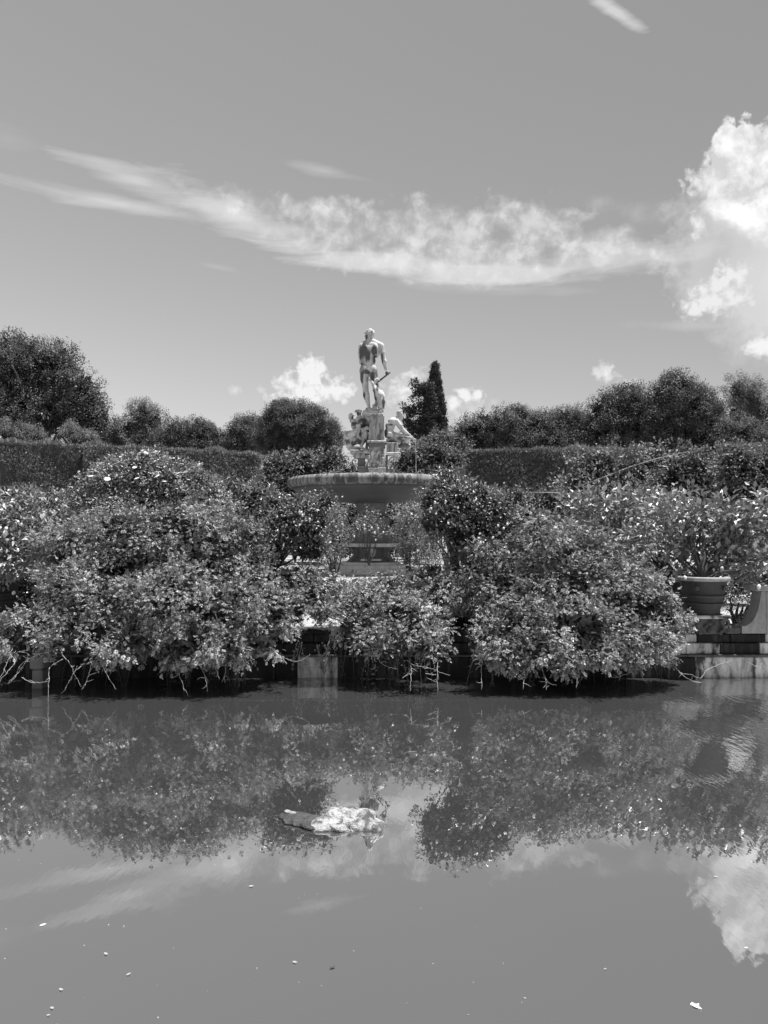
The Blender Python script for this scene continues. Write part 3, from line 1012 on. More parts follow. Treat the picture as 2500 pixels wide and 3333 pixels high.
# octagonal table under the stem, its tapering body, brackets and steps
V, T = lathe([(0.0, 1.79), (1.16, 1.79), (1.19, 1.74), (1.14, 1.66), (0.9, 1.63), (0.0, 1.63)], (fx, fy, 0), 8)
obj('base_slab', V, T, M['step'], fount)
V, T = lathe([(0.70, 1.64), (0.74, 1.3), (0.95, 1.10), (0.98, 1.05), (0, 1.05)], (fx, fy, 0), 8)
obj('base_body', V, T, M['base'], fount)
for k in range(4):
    a = math.pi / 4 + k * math.pi / 2
    s = Sculpt(0.05)
    pts = []
    for (r, z, q) in ((1.08, 1.57, .07), (0.98, 1.50, .06), (0.92, 1.38, .05), (0.98, 1.24, .06), (1.1, 1.14, .07), (1.2, 1.12, .05)):
        pts.append(((fx + r * math.cos(a), fy + r * math.sin(a), z), q))
    s.chain(pts)
    V, T = s.mesh(0.025)
    obj('bracket', V, T, M['base'], fount, smooth=True)
for i, (r, z0, z1) in enumerate(((1.9, 0.62, 0.80), (1.6, 0.80, 0.94), (1.3, 0.94, 1.05))):
    V, T = lathe([(0.3, z1), (r - 0.03, z1), (r, z1 - 0.03), (r, z0)], (fx, fy, 0), 8)
    obj('step', V, T, M['step'], fount)
# small carved mask and shelf on the front of the base
s = Sculpt(0.04)
c = P(1208, 1800, 30.0)
s.ell(c, (0.17, 0.12, 0.2)); s.ell(c + (0, -0.1, -0.02), (0.05, 0.07, 0.08)); s.ell(c + (-0.13, -0.03, 0.1), 0.07); s.ell(c + (0.13, -0.03, 0.1), 0.07)
s.ell(c + (0, -0.07, -0.13), (0.09, 0.06, 0.06))
V, T = s.mesh(0.022)
obj('carved_mask', V, T, M['pedestal'], fount, smooth=True)
V, T = boxv(c[0] - 0.4, c[0] + 0.4, 29.85, 30.2, c[2] - 0.31, c[2] - 0.23, bev=0.02)
obj('shelf', V, T, M['step'], fount)


def slab2(name, x0, x1, y0, y1, depth0, depth1, mat, x0t=None, x1t=None, bev=0.015):
    """a block in the figure drawing: x0..x1, y0 (top)..y1 (bottom), depth range in metres"""
    a = S2(x0, y1); b_ = S2(x1, y1); t0 = S2(x0 if x0t is None else x0t, y0); t1 = S2(x1 if x1t is None else x1t, y0)
    V, T = boxv(a[0], b_[0], fy + depth0, fy + depth1, a[2], t0[2], bev=bev)
    if x0t is not None:
        top = V[:, 2] > (a[2] + t0[2]) / 2
        cx, nx = (a[0] + b_[0]) / 2, (t0[0] + t1[0]) / 2
        V[top, 0] = nx + (V[top, 0] - cx) * (t1[0] - t0[0]) / (b_[0] - a[0])
    return obj(name, V, T, M[mat], fount)


slab2('pedestal_pillar', 662, 950, 318, 762, -0.38, 0.38, 'pedestal', 690, 945)
slab2('pillar_cap', 680, 925, 285, 318, -0.42, 0.42, 'pedestal')
slab2('pillar_cap', 700, 905, 225, 285, -0.36, 0.36, 'marble_white')
slab2('plinth_moulding', 640, 985, 762, 800, -0.5, 0.5, 'pedestal', bev=0.03)
slab2('plinth_moulding', 668, 965, 800, 872, -0.44, 0.44, 'base', bev=0.02)
slab2('relief_block', 668, 965, 872, 1240, -0.36, 0.40, 'pedestal', 690, 948)
slab2('plinth_moulding', 655, 975, 1240, 1275, -0.46, 0.46, 'marble_white', bev=0.02)
slab2('plinth_foot', 665, 970, 1275, 1400, -0.42, 0.42, 'marble_white')
slab2('shelf', 340, 700, 925, 990, -0.45, 0.30, 'pedestal', bev=0.03)
slab2('side_block', 400, 610, 990, 1065, -0.35, 0.25, 'pedestal')
slab2('side_pier', 470, 600, 1065, 1210, -0.22, 0.25, 'base')
slab2('side_block', 455, 670, 1210, 1245, -0.35, 0.3, 'base')
slab2('side_pier', 480, 665, 1245, 1400, -0.3, 0.3, 'base')
slab2('shelf', 985, 1240, 968, 1012, -0.40, 0.35, 'marble_white', bev=0.03)
slab2('side_block', 985, 1190, 790, 968, -0.3, 0.3, 'pedestal')
slab2('side_pier', 965, 1010, 1012, 1400, -0.25, 0.3, 'base')
# relief carving on the block
rg = random.Random(5)
s = Sculpt(0.03)
for i in range(26):
    x = rg.uniform(715, 925); y = rg.uniform(925, 1205)
    p = S2(x, y); p[1] = fy - 0.36
    if i % 3 == 0:
        q = S2(x + rg.uniform(-45, 45), y + rg.uniform(30, 80)); q[1] = fy - 0.36
        s.cap(p, q, 0.035, 0.025)
    else:
        s.ell(p, (rg.uniform(.03, .07), 0.045, rg.uniform(.03, .08)))
V, T = s.mesh(0.018)
obj('relief_carving', V, T, M['marble_white'], fount, smooth=True)


def scroll(cx, cy, r, turns, start, tail, rtube, z=-45):
    s = Sculpt(0.02)
    pts = []
    n = 16
    for i in range(n + 1):
        f = i / n
        a = start + turns * 2 * math.pi * f
        rr = r * (0.25 + 0.75 * f)
        pts.append((S2(cx + rr * math.cos(a), cy + rr * math.sin(a), z), rtube * (0.7 + 0.3 * f) * K1))
    for (x, y, q) in tail:
        pts.append((S2(x, y, z), q * K1))
    s.chain(pts)
    for sh in (18, 36):
        s.chain([((p[0], p[1] + sh * K1, p[2]), q) for p, q in pts])
    return s.mesh(0.02)


V, T = scroll(628, 1035, 34, 1.3, 0, [(668, 1090, 15), (650, 1150, 14), (635, 1190, 18)], 14, -110)
obj('scroll', V, T, M['marble_white'], fount, smooth=True)
V, T = scroll(1165, 1075, 34, -1.3, 3.1, [(1120, 1050, 20), (1060, 1070, 20), (1020, 1130, 18), (1008, 1175, 18)], 16, -110)
obj('scroll', V, T, M['marble_white'], fount, smooth=True)
V, T = scroll(1008, 1198, 22, 1.2, 0, [(1030, 1160, 12)], 12, -112)
obj('scroll', V, T, M['marble_white'], fount, smooth=True)


def E(s, fn, x, y, z, rx, ry, rz):
    s.ell(fn(x, y, z), (rx * K1, rz * K1, ry * K1))


def CH(s, fn, pts):
    s.chain([(fn(x, y, z), r * K1) for x, y, z, r in pts])


def hand(s, fn, x, y, z, dx, dy, r=9):
    """palm with four bent fingers and a thumb, pointing along dx, dy"""
    n = math.hypot(dx, dy)
    ux, uy = dx / n, dy / n
    vx, vy = -uy, ux
    E(s, fn, x, y, z, 24, 24, 15)
    for i, l in enumerate((40, 46, 43, 34)):
        o_ = (i - 1.5) * 13
        CH(s, fn, [(x + vx * o_, y + vy * o_, z, r), (x + vx * o_ + ux * l * .6, y + vy * o_ + uy * l * .6, z - 6, r), (x + vx * o_ + ux * l, y + vy * o_ + uy * l, z + 8, r * .8)])
    CH(s, fn, [(x - vx * 15, y - vy * 15, z - 8, r), (x - vx * 32 + ux * 22, y - vy * 32 + uy * 22, z - 14, r * .85)])


# standing figure seen from the back
s = Sculpt(0.045)
E(s, S1, 652, 880, 0, 140, 90, 88)
E(s, S1, 588, 895, -48, 78, 88, 62); E(s, S1, 742, 905, -44, 66, 86, 60)
E(s, S1, 668, 740, 0, 122, 120, 80); E(s, S1, 640, 800, 0, 118, 70, 84)
E(s, S1, 690, 560, 0, 165, 150, 98); E(s, S1, 700, 465, 0, 178, 70, 82)
E(s, S1, 800, 560, 5, 70, 130, 66); E(s, S1, 580, 560, 5, 72, 140, 66)
E(s, S1, 612, 520, -66, 62, 72, 36); E(s, S1, 775, 525, -66, 62, 74, 36)
E(s, S1, 645, 690, -56, 34, 110, 30); E(s, S1, 745, 690, -54, 34, 110, 30)
CH(s, S1, [(690, 320, 5, 50), (697, 400, 0, 58)])
CH(s, S1, [(690, 385, -10, 48), (560, 455, 0, 52)]); CH(s, S1, [(715, 385, -10, 48), (865, 462, 0, 55)])
E(s, S1, 888, 485, 0, 58, 72, 58); E(s, S1, 540, 485, 0, 55, 70, 58)
CH(s, S1, [(895, 490, 0, 52), (912, 600, -5, 50), (925, 680, -5, 40), (945, 755, 4, 46), (972, 885, 25, 25)])
CH(s, S1, [(532, 490, 0, 52), (522, 600, 5, 50), (525, 690, 15, 42), (532, 765, 28, 40), (620, 770, 100, 34), (680, 745, 125, 22)])
hand(s, S1, 992, 935, 28, 0.5, 1)
E(s, S1, 1003, 962, 28, 42, 36, 34)
CH(s, S1, [(588, 920, 0, 92), (588, 1080, 0, 74), (606, 1215, 6, 54), (610, 1260, 4, 52), (622, 1370, -14, 60), (648, 1480, -2, 40), (668, 1560, 5, 27)])
E(s, S1, 612, 1235, 22, 48, 45, 40)
CH(s, S1, [(672, 1585, -14, 30), (640, 1602, 50, 28), (615, 1612, 100, 20)])
CH(s, S1, [(738, 930, 0, 84), (764, 1070, 25, 70), (802, 1210, 55, 50), (802, 1330, 5, 48), (803, 1420, -12, 36), (806, 1475, -20, 26)])
CH(s, S1, [(800, 1500, -22, 28), (790, 1560, 10, 26), (770, 1590, 50, 20)])
# head turned to the left, curls, beard, ear and nose
E(s, S1, 694, 252, -4, 74, 84, 84)
s.k = 0.02
E(s, S1, 648, 285, 26, 46, 74, 54); E(s, S1, 634, 342, 26, 30, 34, 34)
E(s, S1, 601, 292, 34, 12, 20, 12); E(s, S1, 672, 290, -62, 12, 20, 10)
rg = random.Random(4)
for i in range(34):
    a, b_ = rg.uniform(-0.3, 3.4), rg.uniform(-1.3, 1.3)
    x = 690 + 68 * math.cos(a) * math.cos(b_); y = 245 - 72 * math.sin(a) * math.cos(b_); z = 72 * math.sin(b_) - 4
    E(s, S1, x, y, z, rg.uniform(16, 24), rg.uniform(13, 20), 18)
for x, y in ((612, 228), (600, 242), (640, 205), (742, 300), (750, 270), (712, 318)):
    E(s, S1, x, y, -10, 22, 18, 24)
V, T = s.mesh(0.022)
foot = S1(700, 1640)
st = empty('standing_statue', (foot[0], fy, foot[2]), 'standing marble statue of a nude man seen from behind on the fountain top', 'statue')
BODY = obj('body', V, T, M['marble'], st, smooth=True)
s = Sculpt(0.03)
CH(s, S1, [(1046, 950, 24, 15), (960, 1020, 10, 15), (845, 1115, -12, 18)])
V, T = s.mesh(0.018)
obj('baton', V, T, M['dark_stone'], st, smooth=True)
s = Sculpt(0.04)
CH(s, S1, [(752, 1185, -72, 26), (704, 1115, -72, 20), (655, 1086, -70, 13)])
CH(s, S1, [(766, 1185, -72, 26), (790, 1115, -72, 26), (815, 1092, -72, 26), (862, 1108, -70, 12)])
CH(s, S1, [(756, 1190, -72, 30), (795, 1280, -85, 55), (865, 1380, -90, 72), (888, 1480, -90, 70), (880, 1560, -88, 62), (872, 1615, -80, 36)])
CH(s, S1, [(900, 1310, -80, 24), (940, 1400, -90, 20), (945, 1500, -90, 22), (925, 1590, -80, 22)])
E(s, S1, 922, 1608, -60, 30, 22, 28); E(s, S1, 775, 1590, -40, 42, 34, 30); E(s, S1, 752, 1560, -40, 20, 34, 24)
V, T = s.mesh(0.02)
DOLPHIN = obj('dolphin', V, T, M['marble'], st, smooth=True)
s = Sculpt(0.06)
E(s, S1, 730, 1652, 0, 140, 34, 110); E(s, S1, 840, 1660, -40, 100, 34, 90); E(s, S1, 640, 1655, 40, 80, 30, 80)
V, T = s.mesh(0.03)
obj('rock_base', V, T, M['marble_white'], st, smooth=True)


def crust_shade(o, fn, spots):
    """paint dark weathering and shade onto a figure: soft patches given in drawing units"""
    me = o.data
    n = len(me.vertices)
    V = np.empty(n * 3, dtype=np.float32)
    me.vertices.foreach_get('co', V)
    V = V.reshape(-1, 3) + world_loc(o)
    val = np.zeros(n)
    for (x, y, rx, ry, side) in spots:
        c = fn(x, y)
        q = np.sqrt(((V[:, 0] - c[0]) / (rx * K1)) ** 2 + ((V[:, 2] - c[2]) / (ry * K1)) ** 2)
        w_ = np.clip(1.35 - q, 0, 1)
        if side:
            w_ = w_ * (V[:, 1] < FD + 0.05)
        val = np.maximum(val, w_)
    a = me.attributes.new('crust_shade', 'FLOAT', 'POINT')
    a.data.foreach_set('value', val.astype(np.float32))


def seated(label, build, loc_px, res=0.02, k=0.04, spots=()):
    s = Sculpt(k)
    build(s)
    V, T = s.mesh(res)
    b_ = S2(*loc_px)
    r = empty('seated_statue', b_, label, 'statue', 'seated marble figures around the pedestal')
    crust_shade(obj('body', V, T, M['marble'], r, smooth=True), S2, spots)
    return r


def god_right(s):
    E(s, S2, 1228, 262, 0, 54, 62, 56); E(s, S2, 1240, 300, 0, 42, 46, 42); E(s, S2, 1252, 345, -2, 26, 40, 30)
    CH(s, S2, [(1200, 320, 0, 44), (1160, 380, 0, 50)])
    E(s, S2, 1110, 400, 0, 104, 74, 92); E(s, S2, 1050, 480, 0, 86, 95, 88); E(s, S2, 1032, 590, 0, 88, 80, 92)
    E(s, S2, 1080, 395, -50, 55, 50, 40)
    CH(s, S2, [(1172, 398, -66, 42), (1225, 478, -74, 35), (1285, 556, -72, 29), (1330, 600, -66, 31), (1455, 700, -46, 18)])
    hand(s, S2, 1478, 728, -40, 0.6, 1, 8)
    CH(s, S2, [(1172, 398, 66, 42), (1225, 490, 80, 33), (1285, 570, 76, 28), (1410, 680, 55, 18)])
    CH(s, S2, [(1035, 630, -48, 60), (1180, 660, -58, 52), (1400, 708, -55, 36)])
    CH(s, S2, [(1035, 640, 48, 64), (1200, 680, 60, 54), (1370, 730, 60, 40), (1400, 860, 60, 26)])
    CH(s, S2, [(1400, 700, -52, 40), (1320, 780, -30, 40), (1210, 850, 0, 26), (1180, 860, 10, 24)])
    E(s, S2, 1100, 745, 0, 130, 55, 80); E(s, S2, 1300, 830, 20, 110, 45, 70); E(s, S2, 1000, 640, 20, 50, 60, 60)
    s.k = 0.018
    rg = random.Random(9)
    E(s, S2, 1286, 290, 0, 10, 16, 10)
    for i in range(16):
        a, b_ = rg.uniform(0.9, 4.2), rg.uniform(-1.3, 1.3)
        E(s, S2, 1228 + 58 * math.cos(a) * math.cos(b_), 258 - 62 * math.sin(a) * math.cos(b_), 56 * math.sin(b_), 16, 13, 16)


def god_front(s):
    E(s, S2, 482, 500, -20, 46, 52, 46); E(s, S2, 500, 545, -30, 26, 34, 28)
    CH(s, S2, [(470, 550, -15, 46), (400, 610, -10, 66), (335, 690, -5, 74), (320, 780, 0, 74)])
    E(s, S2, 300, 680, -30, 62, 60, 50)
    CH(s, S2, [(300, 660, -60, 44), (360, 620, -80, 36), (440, 600, -88, 30), (470, 640, -90, 22)])
    CH(s, S2, [(440, 620, -60, 40), (530, 570, -80, 34), (640, 525, -80, 32), (700, 550, -78, 20)])
    hand(s, S2, 715, 565, -78, 1, 0.7, 8)
    CH(s, S2, [(340, 790, -20, 60), (460, 740, -40, 60), (610, 615, -50, 46), (590, 720, -50, 40), (530, 850, -50, 26)])
    CH(s, S2, [(520, 870, -55, 24), (570, 890, -70, 20), (620, 908, -90, 15)])
    CH(s, S2, [(340, 800, 30, 56), (500, 720, 40, 52), (660, 650, 40, 42), (650, 780, 40, 36), (620, 880, 40, 24), (670, 905, 0, 16)])
    E(s, S2, 480, 690, -60, 40, 66, 34); E(s, S2, 330, 850, 0, 60, 60, 60); E(s, S2, 430, 880, 0, 110, 34, 60)
    E(s, S2, 350, 905, -40, 60, 26, 40)
    s.k = 0.018
    rg = random.Random(19)
    for i in range(16):
        a, b_ = rg.uniform(0.2, 3.2), rg.uniform(-1.3, 1.3)
        E(s, S2, 480 + 48 * math.cos(a) * math.cos(b_), 498 - 52 * math.sin(a) * math.cos(b_), -20 + 46 * math.sin(b_), 14, 12, 14)


def god_back(s):
    E(s, S2, 487, 232, 50, 46, 52, 46); E(s, S2, 482, 200, 50, 66, 24, 56); E(s, S2, 430, 212, 40, 20, 14, 22)
    CH(s, S2, [(490, 275, 55, 36), (510, 330, 60, 46)])
    E(s, S2, 530, 370, 80, 108, 72, 78); E(s, S2, 590, 450, 80, 112, 105, 80)
    CH(s, S2, [(470, 350, 30, 44), (520, 420, -10, 34), (550, 440, -30, 30), (545, 400, -50, 22)])
    CH(s, S2, [(600, 330, 40, 54), (600, 250, 0, 46), (700, 205, -40, 44), (785, 212, -60, 44), (740, 265, -50, 42), (640, 275, -20, 34)])
    hand(s, S2, 600, 262, -10, -1, 0.3, 9)
    CH(s, S2, [(660, 320, 40, 64), (705, 400, 30, 52), (735, 500, 20, 34), (740, 600, 20, 30)])
    E(s, S2, 560, 560, 80, 110, 80, 70); E(s, S2, 520, 700, 90, 110, 110, 60)


def god_side(s):
    E(s, S2, 340, 305, 100, 44, 54, 46); E(s, S2, 306, 325, 100, 14, 20, 14)
    CH(s, S2, [(360, 340, 105, 34), (380, 380, 100, 40)])
    E(s, S2, 385, 378, 90, 70, 46, 62); E(s, S2, 420, 450, 110, 80, 95, 66); E(s, S2, 450, 560, 120, 80, 90, 66)
    E(s, S2, 245, 598, 60, 42, 40, 40); CH(s, S2, [(255, 600, 60, 38), (350, 590, 90, 44), (430, 600, 110, 50)])
    CH(s, S2, [(250, 610, 60, 34), (250, 700, 60, 34), (280, 800, 60, 30), (300, 880, 60, 24)])
    s.k = 0.018
    rg = random.Random(29)
    for i in range(18):
        a, b_ = rg.uniform(0.0, 2.6), rg.uniform(-1.3, 1.3)
        E(s, S2, 345 + 50 * math.cos(a) * math.cos(b_), 295 - 52 * math.sin(a) * math.cos(b_), 100 + 46 * math.sin(b_), 15, 13, 15)


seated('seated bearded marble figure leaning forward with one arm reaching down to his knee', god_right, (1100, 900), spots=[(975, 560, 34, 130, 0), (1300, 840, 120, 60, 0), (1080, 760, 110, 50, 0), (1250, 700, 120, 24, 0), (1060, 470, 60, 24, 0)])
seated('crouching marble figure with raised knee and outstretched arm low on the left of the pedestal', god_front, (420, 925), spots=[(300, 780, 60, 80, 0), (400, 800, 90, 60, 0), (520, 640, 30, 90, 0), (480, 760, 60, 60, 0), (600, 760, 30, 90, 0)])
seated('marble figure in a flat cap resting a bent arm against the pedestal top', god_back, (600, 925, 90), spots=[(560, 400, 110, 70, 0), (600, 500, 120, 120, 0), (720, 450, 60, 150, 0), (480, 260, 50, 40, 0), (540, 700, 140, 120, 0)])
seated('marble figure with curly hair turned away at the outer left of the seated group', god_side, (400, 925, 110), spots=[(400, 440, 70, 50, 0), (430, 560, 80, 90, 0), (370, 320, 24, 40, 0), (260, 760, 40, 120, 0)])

crust_shade(BODY, S1, [(590, 580, 70, 130, 0), (650, 660, 60, 130, 0), (770, 560, 70, 130, 0), (780, 720, 60, 110, 0), (515, 620, 30, 150, 0), (620, 960, 70, 50, 0), (740, 1030, 50, 110, 0), (800, 1200, 60, 90, 0),
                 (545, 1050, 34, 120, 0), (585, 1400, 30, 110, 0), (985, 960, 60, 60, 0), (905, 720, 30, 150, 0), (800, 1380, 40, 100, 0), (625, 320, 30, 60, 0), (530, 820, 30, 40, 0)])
crust_shade(DOLPHIN, S1, [(820, 1250, 24, 90, 0), (760, 1350, 30, 90, 0), (930, 1500, 24, 110, 0)])

# the thread of water falling from the seated figure's hand
m, t, o = new_mat('falling_water')
b = t.node('ShaderNodeBsdfPrincipled')
b.inputs['Base Color'].default_value = (0.8, 0.8, 0.8, 1)
b.inputs['Roughness'].default_value = 0.1
b.inputs['Transmission Weight'].default_value = 0.5
t.l.new(b.outputs[0], o.inputs[0])
V, T = tube([S2(1492, 765, -40), S2(1508, 820, -40), S2(1512, 900, -40), S2(1514, 1000, -40), S2(1515, 1340, -40)], [0.006, 0.006, 0.007, 0.008, 0.012], 6)
tag(obj('water_thread', V, T, m, loc=S2(1515, 1340, -40)), 'thin thread of water falling from the seated figure hand into the basin', 'water')

# ------------------------------------------------------------------ island bank wall
rngw = random.Random(77)
wall = empty('bank_wall', (0, BANK, 0), 'weathered stone retaining wall of the island standing in the pond', 'wall')


def block(name, x0, x1, y0, y1, z0, z1, mat='wall', bev=0.012, parent=wall, jit=0.006):
    V, T = boxv(x0, x1, y0 + rngw.uniform(-jit, jit), y1, z0, z1, bev=bev)
    V += np.array([rngw.uniform(-1, 1) * 0.002 for _ in range(3)])
    return obj(name, V, T, M[mat], parent)


xw = -8.0
while xw < 8.0:
    l = rngw.uniform(0.85, 1.3)
    if xw < -1.32 < xw + l:
        l = -1.32 - xw
    elif abs(xw + 1.32) < 0.01:
        l = 0.62
    block('plinth_slab', xw + 0.004, xw + l - 0.004, BANK, BANK + 0.4, -0.5, 0.315, mat='wall' if xw > 3.95 else ('wall' if abs(xw + 1.32) < 0.01 else 'stained_shade_wall'))  # one slab kept pale to paint in a sunlit patch of wall
    xw += l
xw = -8.0
while xw < 8.0:
    l = rngw.uniform(0.9, 1.5)
    block('ledge_stone', xw + 0.003, xw + l - 0.003, BANK - 0.03, BANK + 0.4, 0.318, 0.350, mat='dark_stone', bev=0.006)
    xw += l
for row, (z0, z1, dy) in enumerate(((0.353, 0.52, 0.02), (0.524, 0.655, 0.06))):
    xw = -8.0 + 0.2 * row
    while xw < 8.0:
        l = rngw.uniform(0.38, 0.62)
        block('stone_block', xw + 0.004, xw + l - 0.004, BANK + dy, BANK + 0.4, z0, z1, mat='stained_shade_wall' if xw < 3.9 or (4.75 < xw < 5.45 and rngw.random() < 0.6) else 'wall')
        xw += l
xw = -8.0
while xw < 3.9:
    l = rngw.uniform(0.6, 0.95)
    block('coping_stone', xw + 0.003, xw + l - 0.003, BANK + 0.02, BANK + 0.42, 0.658, 0.715, mat='stained_shade_wall', bev=0.012)
    xw += l

# ---- lemon pots
def pot_mesh(cx, cy, z, R, H):
    """flared terracotta lemon pot: rolled rim, belly band, lower band and foot"""
    f = R / 0.41
    prof = [(0.0, 0.0), (0.255, 0.0), (0.265, 0.04), (0.262, 0.08), (0.275, 0.10), (0.285, 0.15), (0.325, 0.155), (0.33, 0.175), (0.30, 0.19),
            (0.315, 0.265), (0.37, 0.27), (0.378, 0.295), (0.338, 0.312), (0.355, 0.50), (0.385, 0.505), (0.41, 0.525), (0.415, 0.56), (0.40, 0.575), (0.355, 0.575), (0.345, 0.53), (0.0, 0.53)]
    return lathe([(r * f, h * H / 0.575) for r, h in prof], (cx, cy, z), 36)


def lemon_mesh():
    prof = [(0.0, -0.5), (0.1, -0.48), (0.25, -0.38), (0.38, -0.18), (0.41, 0.0), (0.37, 0.2), (0.24, 0.38), (0.09, 0.46), (0.05, 0.54), (0.0, 0.55)]
    V, T = lathe(prof, (0, 0, 0), 9)
    return V, T


LEMON = fast_mesh('lemon', *(lambda vt: (vt[0], np.array(vt[1])))(lemon_mesh()), smooth=True)
LEMON.materials.append(M['lemon'])


def add_fruit(root, pts, size, rng, name='lemon'):
    base = world_loc(root)
    for p in pts:
        c = bpy.data.objects.new(name, LEMON)
        COL.objects.link(c)
        c.parent = root
        c.location = tuple(np.array(p) - base)
        s_ = size * rng.uniform(0.8, 1.15)
        c.scale = (s_, s_, s_ * 1.15)
        c.rotation_euler = (rng.uniform(-.6, .6), rng.uniform(-.6, .6), rng.uniform(0, 6))


def citrus(pot_label, tree_label, pot_px, pot_d, pot_z, R, H, lobes_px, mat, seed, leaf=0.105, dens=1.0, fruit=(), fruit_size=0.07, per=9, kind='leaf', trunk_r=0.03, pot=True, **kw):
    cx = P(pot_px, 1900, pot_d)[0]
    if pot:
        pr = empty('lemon_pot', (cx, pot_d, pot_z), pot_label, 'flower pot', 'terracotta lemon pots on the island')
        V, T = pot_mesh(cx, pot_d, pot_z, R, H)
        obj('pot_body', V, T, M['terracotta'], pr, smooth=False)
        f_, h_ = R / 0.41, H / 0.575
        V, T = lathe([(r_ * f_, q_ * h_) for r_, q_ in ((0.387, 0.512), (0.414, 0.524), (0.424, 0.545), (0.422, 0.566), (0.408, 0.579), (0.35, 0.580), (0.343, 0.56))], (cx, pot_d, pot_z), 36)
        obj('pot_rim', V, T, M['pier'], pr, smooth=True)  # sunlight on the rim is put into its paler colour
        V, T = lathe([(0.0, H * 0.955), (R * 0.84, H * 0.955)], (cx, pot_d, pot_z), 20)
        obj('soil', V, T, M['soil'], pr)
        for sgn in (-1, 1):
            V, T = lathe([(0, 0.035), (0.03, 0.03), (0.045, 0.0)], (0, 0, 0), 10)
            V = np.stack([V[:, 0], -V[:, 2] - 0.0, V[:, 1]], axis=1) + np.array([cx + sgn * R * 0.55, pot_d - R * 0.74, pot_z + H * 0.72])
            obj('rosette', V, T, M['terracotta'], pr)
    lobes = [lobe(*l) for l in lobes_px]
    area = sum(l[1][0] * l[1][2] for l in lobes)
    cr = leaf * 1.0
    base = (cx, pot_d, pot_z + H * 0.93)
    args = dict(up=0.7, lump=0.30, front=0.5, core=0.0, shell=(0.35, 1.08), droop=0.15, tone_var=0.3)
    args.update(kw)
    root, cl, rng = plant('citrus_tree', tree_label, 'citrus tree', base, lobes, mat, seed, trunk_r=trunk_r, n_limbs=16, group='citrus trees on the island',
                          clumps=int(area * dens * 5.0 / cr / cr), per=per, leaf=leaf, clump_r=cr, kind=kind, **args)
    pts = [P(x, y, d) for x, y, d in fruit]
    add_fruit(root, pts, fruit_size, rng)
    return root, cl, rng


# right pot on its stone pedestal over the wall
PX = P(2288, 1900, 11.95)[0]
ped = empty('pot_pedestal', (PX, 11.95, 0.655), 'blackened carved stone pedestal carrying the lemon pot at right', 'pedestal')
zt, zb = P(2288, 2010, 11.7)[2], P(2288, 2066, 11.7)[2]
V, T = boxv(PX - 0.19, PX + 0.19, 11.74, 12.15, zb, zt, top=(0.27, 0.24), bev=0.02)
obj('console_body', V, T, M['dark_stone'], ped)
s = Sculpt(0.012)
for sg in (-1, 1):
    for dpt in (11.68, 11.74):
        pts = []
        for i in range(15):
            f = i / 14
            a = 1.5 + f * 7.5
            r_ = 0.02 + 0.05 * f
            pts.append(((PX + sg * (0.225 + r_ * math.cos(a)), dpt, zt - 0.085 + r_ * math.sin(a)), 0.012 + 0.008 * f))
        pts += [((PX + sg * 0.20, dpt, zb + 0.09), 0.022), ((PX + sg * 0.15, dpt, zb + 0.03), 0.03)]
        s.chain(pts)
for (dx, z, r_) in ((0, zt - .08, .05), (-.06, zt - .13, .035), (.06, zt - .12, .035), (0, zb + .07, .05), (.03, zb + .12, .03)):
    s.ell((PX + dx, 11.73, z), (r_, .05, r_))
V, T = s.mesh(0.010)
obj('console_scrolls', V, T, M['dark_stone'], ped, smooth=True)
PZT = P(2288, 2003, 11.7)[2]
V, T = boxv(PX - 0.31, PX + 0.31, 11.66, 12.25, PZT - 0.05, PZT, bev=0.012)
obj('pedestal_top', V, T, M['wall'], ped)

# dark stones beside it and the sweeping parapet towards the right edge
x0, x1 = P(2362, 2050, BANK)[0], P(2422, 2050, BANK)[0]
V, T = boxv(x0, x1, BANK + 0.03, BANK + 0.36, 0.657, P(2400, 2038, BANK)[2], bev=0.03)
tag(obj('broken_stone', V, T, M['dark_stone'], loc=((x0 + x1) / 2, BANK + .2, 0.657)), 'blackened broken stone lying between the pot pedestal and the curved parapet', 'stone')
par = empty('parapet_pier', (P(2470, 2060, BANK)[0], BANK + 0.2, 0.655), 'grey stone parapet pier with a concave swept shoulder at the right edge', 'wall')
prof = [(2415, 2062), (2416, 2040), (2432, 2036), (2448, 2024), (2460, 2006), (2468, 1984), (2474, 1955), (2478, 1925), (2494, 1925), (2494, 2062)]
Vf = [P(x, y, BANK + 0.03) for x, y in prof]
Vf = [np.array([v[0], BANK + 0.03, v[2]]) for v in Vf]
Vb = [v + np.array([0, 0.3, 0]) for v in Vf]
n = len(prof)
T = [tuple(range(n)), tuple(range(2 * n - 1, n - 1, -1))] + [(i, i + n, (i + 1) % n + n, (i + 1) % n) for i in range(n)]
obj('swept_shoulder', np.array(Vf + Vb), T, M['pier'], par)
pA, pB = P(2496, 2062, BANK)[0], P(2640, 2062, BANK)[0]
V, T = boxv(pA + 0.006, pB, BANK + 0.02, BANK + 0.36, 0.66, P(2500, 1925, BANK)[2], bev=0.012)
obj('pier_block', V, T, M['pier'], par)
V, T = boxv(P(2462, 1900, BANK)[0], pB, BANK - 0.02, BANK + 0.4, P(2500, 1924, BANK)[2], P(2500, 1904, BANK)[2], bev=0.012)
obj('pier_cap', V, T, M['pier'], par)
mid_shrub('wild_shrub', 'low dark shrub seen through the gap between the right pot and the parapet', [(2420, 1900, 70, 50), (2500, 1900, 70, 60), (2330, 1890, 70, 50), (2200, 1880, 70, 40), (2100, 1860, 70, 50)], 17, 'dark_citrus', 62, leaf=0.07)
